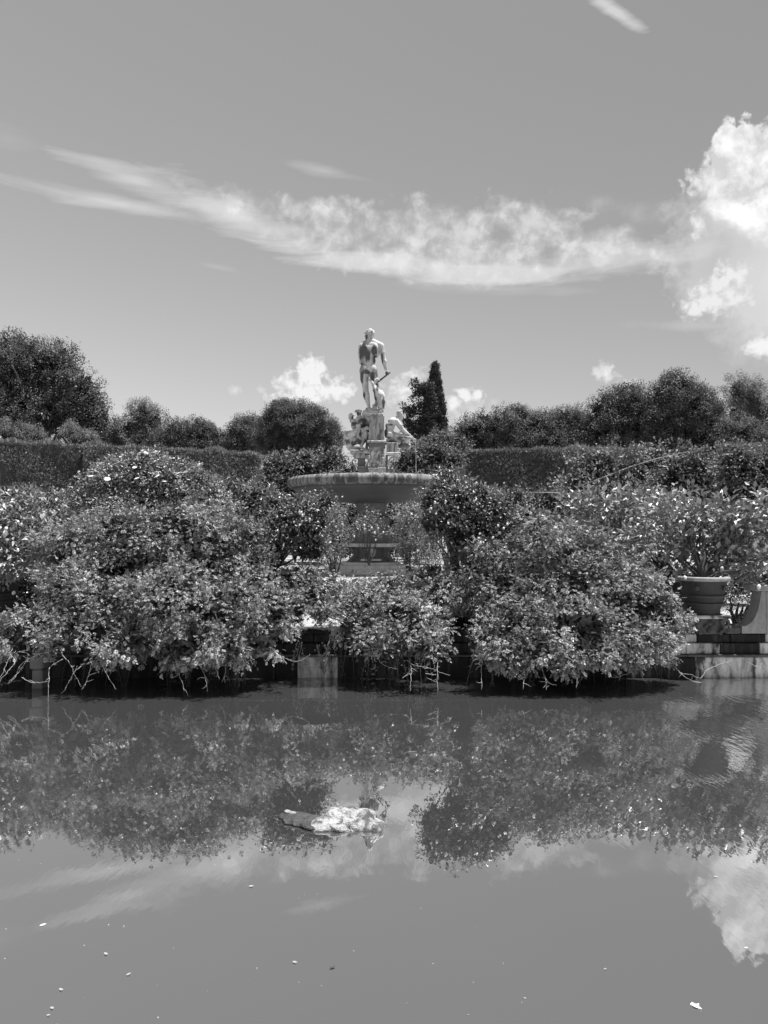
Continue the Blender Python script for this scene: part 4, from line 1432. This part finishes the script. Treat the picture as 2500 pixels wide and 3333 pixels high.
mid_shrub('filler_ivy', 'dark low ivy mat added to blacken the gap between the two big rose mounds', [(1500, 2010, 70, 60), (1440, 2040, 60, 40), (1550, 2050, 60, 40), (1500, 1950, 60, 50)], 12.7, 'dark_citrus', 63, leaf=0.06, cat='ivy')  # added leaves that stand in for the dark of an empty gap
mid_shrub('filler_ivy', 'dark low ivy mat added to fill the black void under the lemon tree at the left edge', [(150, 1960, 90, 40), (230, 1930, 60, 60), (90, 1990, 60, 30), (170, 1900, 60, 50), (85, 1905, 60, 60)], 13.3, 'dark_citrus', 64, leaf=0.06, cat='ivy')  # added to cover bright ground where there is only dark shade
# weeds and sunlit earth behind the sweep
mid_shrub('weeds', 'small sunlit weeds growing behind the curved parapet next to the pot', [(2400, 1990, 40, 40), (2430, 2010, 30, 22), (2385, 1960, 26, 30), (2440, 1935, 30, 40)], 12.6, 'shrub', 61, leaf=0.035, per=12, cat='weeds', kind='narrow', core=0.0, clump_r=0.05, up=1.0)

FR = [(2172, 1865, 12.6), (2196, 1864, 12.6), (2206, 1850, 12.7), (2230, 1880, 11.5), (2210, 1800, 12.3), (2335, 1825, 12.2), (2322, 1856, 12), (2350, 1852, 12), (2345, 1882, 11.7), (2370, 1893, 11.9), (2405, 1840, 12.2), (2375, 1820, 12.3),
      (2290, 1770, 12.2), (2445, 1862, 12.1), (2470, 1910, 11.5), (2410, 1775, 12.4), (2300, 1860, 12.1), (2120, 1790, 12.8), (2050, 1720, 13), (2450, 1720, 12.4), (2392, 1960, 12.1), (2480, 1840, 12.0)]
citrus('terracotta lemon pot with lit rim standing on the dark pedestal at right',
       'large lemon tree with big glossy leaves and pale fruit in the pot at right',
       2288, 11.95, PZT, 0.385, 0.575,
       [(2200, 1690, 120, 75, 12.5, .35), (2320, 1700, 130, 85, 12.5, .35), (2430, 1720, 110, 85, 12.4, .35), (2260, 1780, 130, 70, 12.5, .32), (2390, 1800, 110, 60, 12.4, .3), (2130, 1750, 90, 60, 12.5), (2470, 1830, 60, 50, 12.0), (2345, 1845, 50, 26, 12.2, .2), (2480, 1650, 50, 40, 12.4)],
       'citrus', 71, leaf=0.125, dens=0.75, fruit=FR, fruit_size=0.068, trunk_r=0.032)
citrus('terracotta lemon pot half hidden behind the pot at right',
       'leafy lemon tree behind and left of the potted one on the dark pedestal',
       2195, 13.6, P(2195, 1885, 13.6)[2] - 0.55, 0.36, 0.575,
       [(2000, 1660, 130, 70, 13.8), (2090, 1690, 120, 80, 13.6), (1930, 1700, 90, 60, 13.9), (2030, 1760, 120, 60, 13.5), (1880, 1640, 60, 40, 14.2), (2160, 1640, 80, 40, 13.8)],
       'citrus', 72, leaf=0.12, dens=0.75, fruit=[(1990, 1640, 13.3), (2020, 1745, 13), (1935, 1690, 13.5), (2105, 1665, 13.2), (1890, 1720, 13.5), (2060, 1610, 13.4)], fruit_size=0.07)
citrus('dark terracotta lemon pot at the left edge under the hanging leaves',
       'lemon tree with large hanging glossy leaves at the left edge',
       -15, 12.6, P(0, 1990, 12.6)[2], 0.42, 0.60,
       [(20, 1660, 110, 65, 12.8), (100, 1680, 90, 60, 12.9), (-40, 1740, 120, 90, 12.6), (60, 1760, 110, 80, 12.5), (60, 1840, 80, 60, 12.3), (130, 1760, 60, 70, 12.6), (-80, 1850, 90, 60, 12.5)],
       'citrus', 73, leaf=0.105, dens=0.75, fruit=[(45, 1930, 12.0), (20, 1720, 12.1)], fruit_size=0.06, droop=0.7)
# left: the same pedestal line carries the pot
V, T = boxv(P(-80, 2000, 12.6)[0], P(75, 2000, 12.6)[0], 12.3, 12.95, GZ, P(0, 1990, 12.6)[2], bev=0.02)
tag(obj('pot_plinth', V, T, M['pier'], loc=(P(0, 2000, 12.6)[0], 12.6, GZ)), 'plain stone plinth under the dark pot at the left edge', 'pedestal')

rf = random.Random(12)


def scatter(cx, cy, rx, ry, n, d):
    return [(cx + rf.uniform(-rx, rx), cy + rf.uniform(-ry, ry), d) for _ in range(n)]


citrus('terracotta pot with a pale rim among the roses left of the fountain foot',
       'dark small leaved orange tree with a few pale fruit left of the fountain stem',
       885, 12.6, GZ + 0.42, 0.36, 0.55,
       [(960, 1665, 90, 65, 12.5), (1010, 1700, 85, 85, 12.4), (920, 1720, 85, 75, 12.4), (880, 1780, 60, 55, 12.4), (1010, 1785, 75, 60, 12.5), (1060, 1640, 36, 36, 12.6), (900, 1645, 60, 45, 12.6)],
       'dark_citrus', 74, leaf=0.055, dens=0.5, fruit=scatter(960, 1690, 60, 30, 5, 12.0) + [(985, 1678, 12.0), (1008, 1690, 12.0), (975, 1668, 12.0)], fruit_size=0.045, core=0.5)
citrus('', 'dark orange tree thick with pale blossom and fruit right of the fountain stem',
       1500, 12.6, GZ + 0.3, 0.42, 0.6,
       [(1480, 1640, 105, 62, 12.3), (1590, 1660, 105, 68, 12.3), (1420, 1700, 85, 66, 12.3), (1530, 1740, 125, 76, 12.4), (1400, 1630, 45, 45, 12.4), (1660, 1730, 85, 65, 12.5), (1720, 1690, 55, 45, 12.6), (1550, 1605, 70, 32, 12.3), (1430, 1590, 45, 26, 12.4)],
       'dark_citrus', 75, leaf=0.058, dens=0.5, fruit=scatter(1480, 1640, 90, 40, 7, 11.8) + scatter(1620, 1760, 80, 60, 9, 11.6) + [(1447, 1565, 12.1)], fruit_size=0.042, core=0.5, pot=False)
citrus('', 'small young orange tree in front of the fountain stem',
       1202, 24.0, GZ, 0.42, 0.6,
       [(1195, 1705, 44, 26, 24), (1205, 1672, 16, 18, 24), (1165, 1735, 32, 20, 24), (1235, 1730, 26, 20, 24)],
       'shrub', 76, leaf=0.085, dens=0.5, fruit=scatter(1200, 1720, 50, 40, 10, 23.5), fruit_size=0.07, trunk_r=0.025, pot=False)
mid_shrub('oleander_shrub', 'pale feathery shrub left of the fountain foot under the basin', [(1090, 1760, 45, 60), (1080, 1690, 50, 50), (1080, 1800, 40, 30)], 24, 'shrub', 77, leaf=0.09, kind='narrow', core=0.0, dens=1.6)
mid_shrub('oleander_shrub', 'pale feathery shrub right of the fountain foot', [(1325, 1740, 50, 55), (1335, 1690, 45, 45), (1330, 1800, 40, 25), (1370, 1780, 60, 50)], 24, 'shrub', 78, leaf=0.09, kind='narrow', core=0.0, dens=1.6)

# flowering round bush at left
root, cl, rng = mid_shrub('flowering_bush', 'rounded bush with pale flower heads in front of the left hedge',
                          [(480, 1560, 150, 85), (380, 1590, 120, 75), (590, 1590, 130, 75), (480, 1640, 230, 70), (300, 1640, 100, 60), (670, 1640, 100, 60), (480, 1520, 80, 45)], 21, 'rose', 81, leaf=0.085, per=14, kind='leaf', core=0.6)
FL = fast_mesh('flower_head', *(lambda v: (v[0], np.array(v[1])))(lathe([(0.0, 0.25), (0.5, 0.18), (0.85, 0.0), (0.6, -0.12), (0.0, -0.15)], (0, 0, 0), 8)), tone=np.ones(32))
FL.materials.append(M['flower'])


def add_flowers(root, pts, size, rng, name='flower_head'):
    base = world_loc(root)
    for p in pts:
        c = bpy.data.objects.new(name, FL)
        COL.objects.link(c)
        c.parent = root
        c.location = tuple(np.array(p) - base)
        s_ = size * rng.uniform(0.6, 1.2)
        c.scale = (s_, s_, s_ * 0.6)
        c.rotation_euler = (rng.uniform(-.5, .8), rng.uniform(-.5, .5), 0)


sel = cl[(cl[:, 1] < 21.3) & (cl[:, 2] > P(480, 1600, 21)[2])]
add_flowers(root, [p + np.array([0, -0.12, 0.12]) for p in sel[rng.choice(len(sel), 48, replace=False)]], 0.095, rng)


# ------------------------------------------------------------------ climbing roses hanging over the water
def twigs(root, specs, seed, name='bare_branch', mat='twig', r0=0.0046):
    """specs: list of polylines of (px, py, d); every one becomes a thin bare branch with small side shoots"""
    rng = np.random.default_rng(seed)
    for sp in specs:
        pts = np.array([P(*q) for q in sp])
        n = len(pts)
        tt = np.linspace(0, n - 1, max(8, n * 4))
        path = np.stack([np.interp(tt, np.arange(n), pts[:, i]) for i in range(3)], axis=1)
        for _ in range(2):
            path[1:-1] = (path[:-2] + 2 * path[1:-1] + path[2:]) / 4
        path[1:-1] += rng.standard_normal((len(path) - 2, 3)) * 0.0045
        L = np.linalg.norm(pts[-1] - pts[0])
        parts = [tube(path, np.linspace(r0, r0 * 0.42, len(path)), 5)]
        for _ in range(max(2, int(L * 7))):
            i = rng.integers(1, len(path) - 1)
            dr = unit(rng.standard_normal(3) * np.array([1, 0.6, 0.8]))
            l = rng.uniform(0.03, 0.13)
            parts.append(tube([path[i], path[i] + dr * l * 0.5 + rng.standard_normal(3) * .008, path[i] + dr * l], [0.004, 0.0032, 0.0015], 4))
        V, T = merge(parts)
        obj(name, V, T, M[mat], root, smooth=True)


def rose(label, base_px, base_d, lobes_px, seed, dens=1.0, leaf=0.072, specs=(), core=0.5, **kw):
    lobes = [lobe(*l) for l in lobes_px]
    area = sum(l[1][0] * l[1][2] for l in lobes)
    cx = P(base_px, 2000, base_d)[0]
    args = dict(up=0.15, droop=0.45, lump=0.18, front=0.6, shell=(0.6, 1.10), tone_var=0.40, puffy=0.35, gap=0.45, gap_size=0.26, low_gap=0.45)
    args.update(kw)
    root, cl, rng = plant('climbing_rose', label, 'rose bush', (cx, base_d, GZ), lobes, 'rose', seed, trunk_r=0.022, n_limbs=40, group='rambling roses along the island bank', trunk_name='canes', crown_name='foliage',
                          clumps=int(area * dens * 330), per=18, leaf=leaf, clump_r=0.075, kind='spray', core=core, **args)
    twigs(root, specs, seed)
    rs = random.Random(seed)
    low = [l for l in lobes_px if l[1] > 2030]
    dark = []
    for _ in range(int(len(low) * 2.5)):
        l = rs.choice(low)
        x = l[0] + rs.uniform(-1, 1) * l[2]
        d_ = l[4] + rs.uniform(0.1, 0.7)
        dx = rs.uniform(-45, 45)
        dark.append([(x, l[1] + 20, d_), (x + dx * .3, 2140, d_ - .05), (x + dx * .7, 2185, d_ - .1), (x + dx, 2235, d_ - .15)])
    twigs(root, dark, seed + 500, 'woody_stem', 'bark', 0.0075)
    return root, cl, rng


SP_L = [[(60, 2120, 10.7), (100, 2130, 10.5), (60, 2190, 10.3), (25, 2225, 10.2)],
        [(190, 2110, 10.7), (110, 2135, 10.5), (65, 2165, 10.4), (48, 2210, 10.3), (28, 2225, 10.2)],
        [(162, 2170, 10.3), (158, 2220, 10.2), (156, 2290, 10.15)],
        [(205, 2145, 10.4), (175, 2160, 10.35), (162, 2175, 10.3)],
        [(70, 2205, 10.25), (100, 2222, 10.2), (135, 2222, 10.2), (158, 2216, 10.2)],
        [(195, 2120, 10.5), (228, 2160, 10.35), (245, 2200, 10.25), (262, 2228, 10.2)],
        [(275, 2158, 10.5), (240, 2190, 10.3), (225, 2215, 10.25), (212, 2242, 10.15)],
        [(340, 2130, 10.6), (335, 2150, 10.5), (338, 2175, 10.4), (355, 2210, 10.3), (378, 2245, 10.2)],
        [(302, 2140, 10.5), (295, 2175, 10.4), (285, 2215, 10.3), (265, 2245, 10.2)],
        [(570, 2110, 10.6), (580, 2160, 10.5), (585, 2200, 10.4), (600, 2250, 10.2)],
        [(640, 2120, 10.6), (655, 2170, 10.5), (672, 2215, 10.3), (675, 2250, 10.2)],
        [(690, 2155, 10.5), (705, 2180, 10.4), (715, 2210, 10.3)],
        [(20, 2080, 10.6), (10, 2105, 10.5), (0, 2125, 10.4)],
        [(735, 2160, 10.6), (733, 2200, 10.5), (732, 2222, 10.4)],
        [(770, 2130, 10.7), (740, 2165, 10.5), (700, 2170, 10.4)]]
rose('huge rambling rose mound spilling over the bank wall left of the fountain', 450, 12.4,
     [(420, 1735, 190, 85, 11.9, .5), (600, 1725, 190, 85, 11.9, .5), (250, 1800, 130, 110, 12.2), (430, 1830, 200, 130, 12.0), (640, 1810, 190, 130, 12.2), (800, 1850, 130, 120, 12.2), (250, 1930, 110, 110, 11.4),
      (370, 1970, 180, 120, 11.2), (560, 1960, 190, 130, 11.1), (760, 1980, 160, 120, 11.2), (240, 2065, 130, 74, 10.8), (440, 2085, 170, 68, 10.7), (650, 2080, 150, 74, 10.7), (330, 2125, 70, 34, 10.6), (560, 2130, 80, 34, 10.6), (740, 2125, 70, 34, 10.6), (840, 2060, 110, 85, 10.9), (900, 1970, 70, 90, 11.4), (200, 1840, 60, 70, 12.3),
      (780, 1765, 110, 70, 12.2), (350, 2030, 40, 100, 10.9)],
     101, dens=0.95, specs=SP_L)
rose('low bright rose spray leaning into the water at the left edge', 40, 11.7,
     [(60, 2060, 80, 50, 10.8), (0, 2080, 80, 50, 10.7), (120, 2030, 70, 50, 11.0), (-60, 2050, 80, 60, 10.9), (150, 2000, 50, 50, 11.2)], 102, dens=1.0,
     specs=[[(40, 2110, 10.6), (25, 2150, 10.4), (0, 2210, 10.2)], [(30, 2120, 10.6), (52, 2155, 10.5), (20, 2190, 10.3), (-10, 2230, 10.2)]])
SP_C = [[(925, 2142, 11.0), (965, 2153, 10.9), (985, 2148, 10.9), (1010, 2130, 10.9)],
        [(1222, 2130, 11.0), (1240, 2160, 10.9), (1265, 2172, 10.8), (1295, 2178, 10.7)],
        [(1325, 2150, 10.7), (1350, 2168, 10.5), (1390, 2170, 10.4), (1425, 2185, 10.3), (1465, 2198, 10.3)],
        [(1337, 2165, 10.5), (1338, 2210, 10.3), (1335, 2250, 10.2)],
        [(1425, 2150, 10.6), (1423, 2200, 10.4), (1424, 2255, 10.2)],
        [(1310, 2207, 10.4), (1325, 2196, 10.5), (1335, 2180, 10.5)],
        [(1385, 2192, 10.4), (1420, 2197, 10.4)], [(1390, 2206, 10.4), (1422, 2220, 10.4)]]
rose('low rambling rose over the bank wall in the middle with pale ground showing through', 1200, 12.4,
     [(1250, 1925, 130, 50, 12.6), (1100, 1925, 130, 50, 12.7), (1180, 1980, 130, 72, 11.6), (1300, 1990, 130, 78, 11.4), (1030, 1940, 90, 70, 11.8), (1360, 2040, 110, 75, 11.0), (1260, 2060, 80, 60, 11.1), (1370, 2110, 60, 40, 10.7),
      (1180, 2040, 60, 60, 11.3), (1320, 2110, 60, 32, 10.9), (1190, 2095, 60, 30, 11.1), (1130, 2040, 50, 40, 11.2), (1260, 2125, 50, 26, 10.9), (1430, 1930, 100, 70, 11.8), (960, 2000, 45, 60, 11.6), (1045, 1995, 60, 26, 11.3), (1400, 1870, 100, 50, 12.8), (980, 1880, 90, 60, 12.8)],
     103, dens=0.85, specs=SP_C, core=0.36)
SP_R = [[(1568, 2130, 10.8), (1567, 2180, 10.5), (1567, 2245, 10.2)],
        [(1605, 2165, 10.7), (1650, 2184, 10.6), (1668, 2200, 10.5), (1695, 2212, 10.4)],
        [(1705, 2150, 10.7), (1707, 2190, 10.5), (1703, 2243, 10.2)],
        [(1845, 2155, 10.7), (1870, 2180, 10.5), (1888, 2190, 10.5), (1880, 2215, 10.3), (1877, 2240, 10.2)],
        [(2075, 2160, 10.8), (2050, 2190, 10.7), (2020, 2202, 10.6), (1990, 2206, 10.5)],
        [(1765, 2180, 10.6), (1778, 2220, 10.4), (1778, 2245, 10.2)], [(1770, 2200, 10.5), (1790, 2225, 10.4), (1812, 2232, 10.3)],
        [(2085, 2175, 10.7), (2088, 2200, 10.6), (2105, 2222, 10.5)],
        [(2180, 2160, 11.0), (2210, 2185, 10.8), (2245, 2215, 10.6), (2290, 2220, 10.5)],
        [(2210, 2190, 10.8), (2250, 2195, 10.7), (2280, 2210, 10.6)], [(2278, 2210, 10.6), (2300, 2180, 10.7), (2340, 2162, 10.9), (2385, 2150, 11.2)],
        [(2430, 2155, 11.2), (2470, 2170, 11.0), (2488, 2190, 10.9)]]
rose('huge rambling rose mound overhanging the water right of the middle', 1850, 12.4,
     [(1620, 1830, 130, 90, 12.1), (1780, 1800, 150, 95, 11.9), (1930, 1830, 150, 90, 12.0), (1520, 1890, 100, 90, 12.2), (1660, 1930, 150, 110, 11.7), (1830, 1920, 160, 120, 11.6), (2010, 1930, 140, 110, 11.6), (2110, 1990, 100, 100, 11.4),
      (1730, 2030, 130, 90, 11.1), (1880, 2040, 150, 90, 10.9), (2040, 2070, 140, 80, 10.9), (1610, 2080, 70, 60, 10.8), (1720, 2110, 120, 54, 10.7), (1900, 2118, 150, 54, 10.7), (1640, 2130, 60, 34, 10.6), (2030, 2135, 80, 34, 10.7), (2120, 2110, 80, 55, 11.0), (2160, 2040, 60, 70, 11.3), (1560, 1940, 90, 50, 11.9), (1760, 1725, 60, 45, 11.9)],
     104, dens=0.95, specs=SP_R)
mid_shrub('fern_like_shrub', 'pale drooping feathery shrub on top of the right rose mound', [(1750, 1730, 90, 60), (1680, 1760, 70, 50), (1830, 1770, 90, 50)], 13.6, 'shrub', 105, leaf=0.06, per=12, kind='narrow', core=0.0, clump_r=0.07)
# straggling shoots with a few hanging leaves against the centre wall
rng = np.random.default_rng(55)
base = empty('hanging_ivy', (P(1130, 2090, BANK)[0], BANK - 0.05, 0.7), 'thin ivy strands hanging down the bare centre of the bank wall', 'ivy')
parts, Vs, Ts, tn, nv = [], [], [], [], 0
for _ in range(26):
    px = rng.uniform(960, 1440)
    L = rng.uniform(40, 120)
    y0 = rng.uniform(2080, 2110)
    s = np.linspace(0, 1, 6)
    path = np.array([P(px + 10 * math.sin(3 * q + px), y0 + L * q, BANK - 0.06 - 0.05 * q) for q in s])
    V, T = tube(path, np.linspace(0.004, 0.002, 6), 4)
    obj('strand', V, T, M['twig'], base, smooth=True)
    k = int(L / 5)
    pos = path[rng.integers(0, 6, k)] + rng.standard_normal((k, 3)) * 0.02
    V, T, q = place(L_SIMPLE, pos, rng.standard_normal((k, 3)) * .5 + np.array([0, -.1, -1.0]), rng.standard_normal((k, 3)) * .4 + np.array([0, -1, .3]), rng.uniform(.025, .05, k))
    Vs.append(V); Ts.append(T + nv); tn.append(np.repeat(rng.uniform(.6, 1.6, k), q)); nv += len(V)
obj('leaves', np.concatenate(Vs), np.concatenate(Ts), M['rose'], base, tone=np.concatenate(tn))

# carved stone post half sunk at left
lp = P(128, 2200, 11.0)
post = empty('mooring_post', (lp[0], 11.0, -0.3), 'weathered square stone post standing in the water under the left rose', 'post')
V, T = boxv(lp[0] - 0.075, lp[0] + 0.075, 10.93, 11.15, -0.3, P(128, 2178, 11)[2], bev=0.012)
obj('shaft', V, T, M['base'], post)
V, T = boxv(lp[0] - 0.10, lp[0] + 0.09, 10.9, 11.18, P(128, 2176, 11)[2], P(128, 2132, 11)[2], bev=0.02)
obj('cap', V, T, M['base'], post)

# ------------------------------------------------------------------ rock in the water, floating leaves
rng = np.random.default_rng(66)
RD = 5.85


def rock(name, label, items, seed, mat, k=0.03, h=0.009, loc=None):
    rr = random.Random(seed)
    s = Sculpt(k)
    for (x, y, d, rx, rz, ry) in items:
        s.ell(P(x, y, d), (rx, ry, rz))
    V, T = s.mesh(h)
    ph = rng.uniform(0, 6, 8)
    nrm = np.sin(V[:, 0:1] * 33 + ph[0] + 2 * np.sin(V[:, 1:2] * 21)) * np.sin(V[:, 2:3] * 95 + ph[1] + 2 * np.sin(V[:, 0:1] * 17)) + 0.5 * np.sin(V[:, 1:2] * 60 + V[:, 0:1] * 45 + ph[2]) + 0.35 * rng.standard_normal((len(V), 1)) * np.abs(np.sin(V[:, 0:1] * 25 + ph[3]))
    c = V.mean(axis=0)
    V = V + unit(V - c) * nrm * 0.010
    o_ = obj(name, V, T, M[mat], loc=(V[:, 0].mean(), V[:, 1].mean(), 0), smooth=False)
    return tag(o_, label, 'rock')


rock('water_worn_rock', 'pale pitted rock breaking the surface of the pond below the fountain',
     [(1115, 2680, RD, .17, .050, .14), (1050, 2686, RD, .10, .036, .11), (1195, 2684, RD, .12, .040, .12), (1090, 2652, RD + .06, .11, .045, .08), (1180, 2650, RD + .07, .09, .04, .07), (1130, 2640, RD + .08, .07, .035, .05), (1035, 2692, RD - .05, .07, .022, .06), (1222, 2694, RD - .02, .08, .025, .06), (1250, 2702, RD - .05, .05, .010, .04)], 1, 'rock')
rock('low_rock', 'dark wet rock just awash left of the pale rock', [(985, 2664, RD + .1, .09, .020, .08), (950, 2674, RD + .05, .06, .012, .06), (1005, 2680, RD, .06, .014, .06), (920, 2656, RD + .17, .04, .011, .04), (1030, 2668, RD + .12, .06, .026, .06), (1020, 2694, RD - .08, .05, .010, .04), (960, 2650, RD + .2, .05, .012, .04)], 2, 'wet_rock')
rock('small_rock', 'small dark stone touching the right end of the pale rock', [(1262, 2692, RD + .04, .035, .018, .05), (1276, 2698, RD + .02, .03, .010, .035)], 4, 'wet_rock', k=0.015, h=0.006)
rock('pebble_rock', 'small pale stone lying on the dark wet rock', [(938, 2642, RD + .2, .034, .010, .03), (956, 2646, RD + .18, .024, .008, .024)], 3, 'pier', k=0.01, h=0.005)

LL = [((140, 3009), .022, 'pale oval leaf floating alone above the other leaves at lower left'),
      ((345, 3103), .020, 'slim pale leaf floating in the lower left with a short stalk'),
      ((419, 3169), .016, 'small curled leaf floating right of the lower left group'),
      ((199, 3219), .018, 'folded pale leaf floating low in the lower left group'),
      ((170, 3279), .016, 'round pale leaf floating near the bottom left corner'),
      ((158, 3302), .012, 'tiny pale leaf floating closest to the bottom left corner'),
      ((1082, 3146), .022, 'dark boat shaped leaf floating in the bottom middle'),
      ((960, 3130), .018, 'thin pale leaf floating left of the dark boat shaped leaf'),
      ((2265, 3273), .0301, 'large pale jagged leaf floating in the lower right'),
      ((2429, 3083), .012, 'tiny white leaf floating under the cloud reflection'),
      ((818, 2883), .022, 'faint leaf floating below the reflected tree tops'),
      ((1970, 3152), .010, 'tiny pale speck of leaf floating in the lower right half'),
      ((1992, 2607), .022, 'pale leaf floating on the reflected roses right of the rock'),
      ((2330, 2852), .018, 'pale narrow leaf floating beside the cloud reflection'),
      ((1709, 3247), .009, 'very small leaf speck floating at the bottom between middle and right')]
for i, ((px, py), sz, lb) in enumerate(LL):
    rr = random.Random(i)
    sz *= 0.78
    q = P(px, py, 1.0) - np.array([0, 0, CAM_H])
    d = (CAM_H - 0.006) / -q[2]
    c = P(px, py, d)
    a = rr.uniform(-0.6, 0.6)
    pts = [(-1, 0, 0.1), (-0.5, 0.32, .22), (0.2, 0.36, .25), (1, 0.02, 0.3), (0.3, -0.34, .1), (-0.45, -0.3, .05), (-.4, 0, 0), (.3, 0, 0)]
    if i == 8:
        pts = [(-1, 0, 0.1), (-0.6, 0.5, .35), (0.1, 0.36, .25), (.7, .6, .5), (0.55, 0.02, 0.2), (1, -.5, .2), (-0.05, -0.4, .1), (-.3, 0, 0)]
    V = np.array([(c[0] + sz * (x * math.cos(a) - y * math.sin(a)), c[1] + sz * 1.5 * (x * math.sin(a) + y * math.cos(a)), 0.004 + z * sz * 0.5) for x, y, z in pts])
    T = [(0, 6, 1), (1, 6, 2), (2, 6, 7), (2, 7, 3), (3, 7, 4), (4, 7, 6), (4, 6, 5), (5, 6, 0)] if i != 8 else [(0, 7, 1), (1, 7, 2), (2, 7, 4), (2, 4, 3), (4, 7, 6), (4, 6, 5), (6, 7, 0)]
    mt = M['wet_rock'] if i == 6 else (M['step'] if i in (0, 8, 9) else M['pier'])
    tag(obj('floating_leaf', V, T, mt, loc=(c[0], c[1], 0.004)), lb, 'leaf', 'leaves floating on the pond')

# fine dust and petals drifting on the pond, thicker along the bank
rng = np.random.default_rng(90)
nf = 420
yy = np.where(rng.random(nf) < 0.6, 11.3 - rng.exponential(0.5, nf), rng.uniform(3.4, 11, nf))
xx = rng.uniform(-1, 1, nf) * yy * 0.52
drift = np.sin(xx * 1.9 + 1.0) + np.sin(xx * 0.7 + yy * 0.8) > -0.6
xx, yy = xx[drift], yy[drift]
nf = len(xx)
V, T, k = place(L_SIMPLE, np.column_stack([xx, yy, np.full(nf, 0.003)]), np.column_stack([rng.standard_normal((nf, 2)), np.zeros(nf)]), np.tile([0, 0, 1.0], (nf, 1)), rng.uniform(0.004, 0.013, nf))
tag(obj('floating_specks', V, T, M['shrub'], tone=np.repeat(rng.uniform(0.5, 2.6, nf), k)), 'scattered specks and petals drifting on the pond surface', 'debris', kind='stuff')
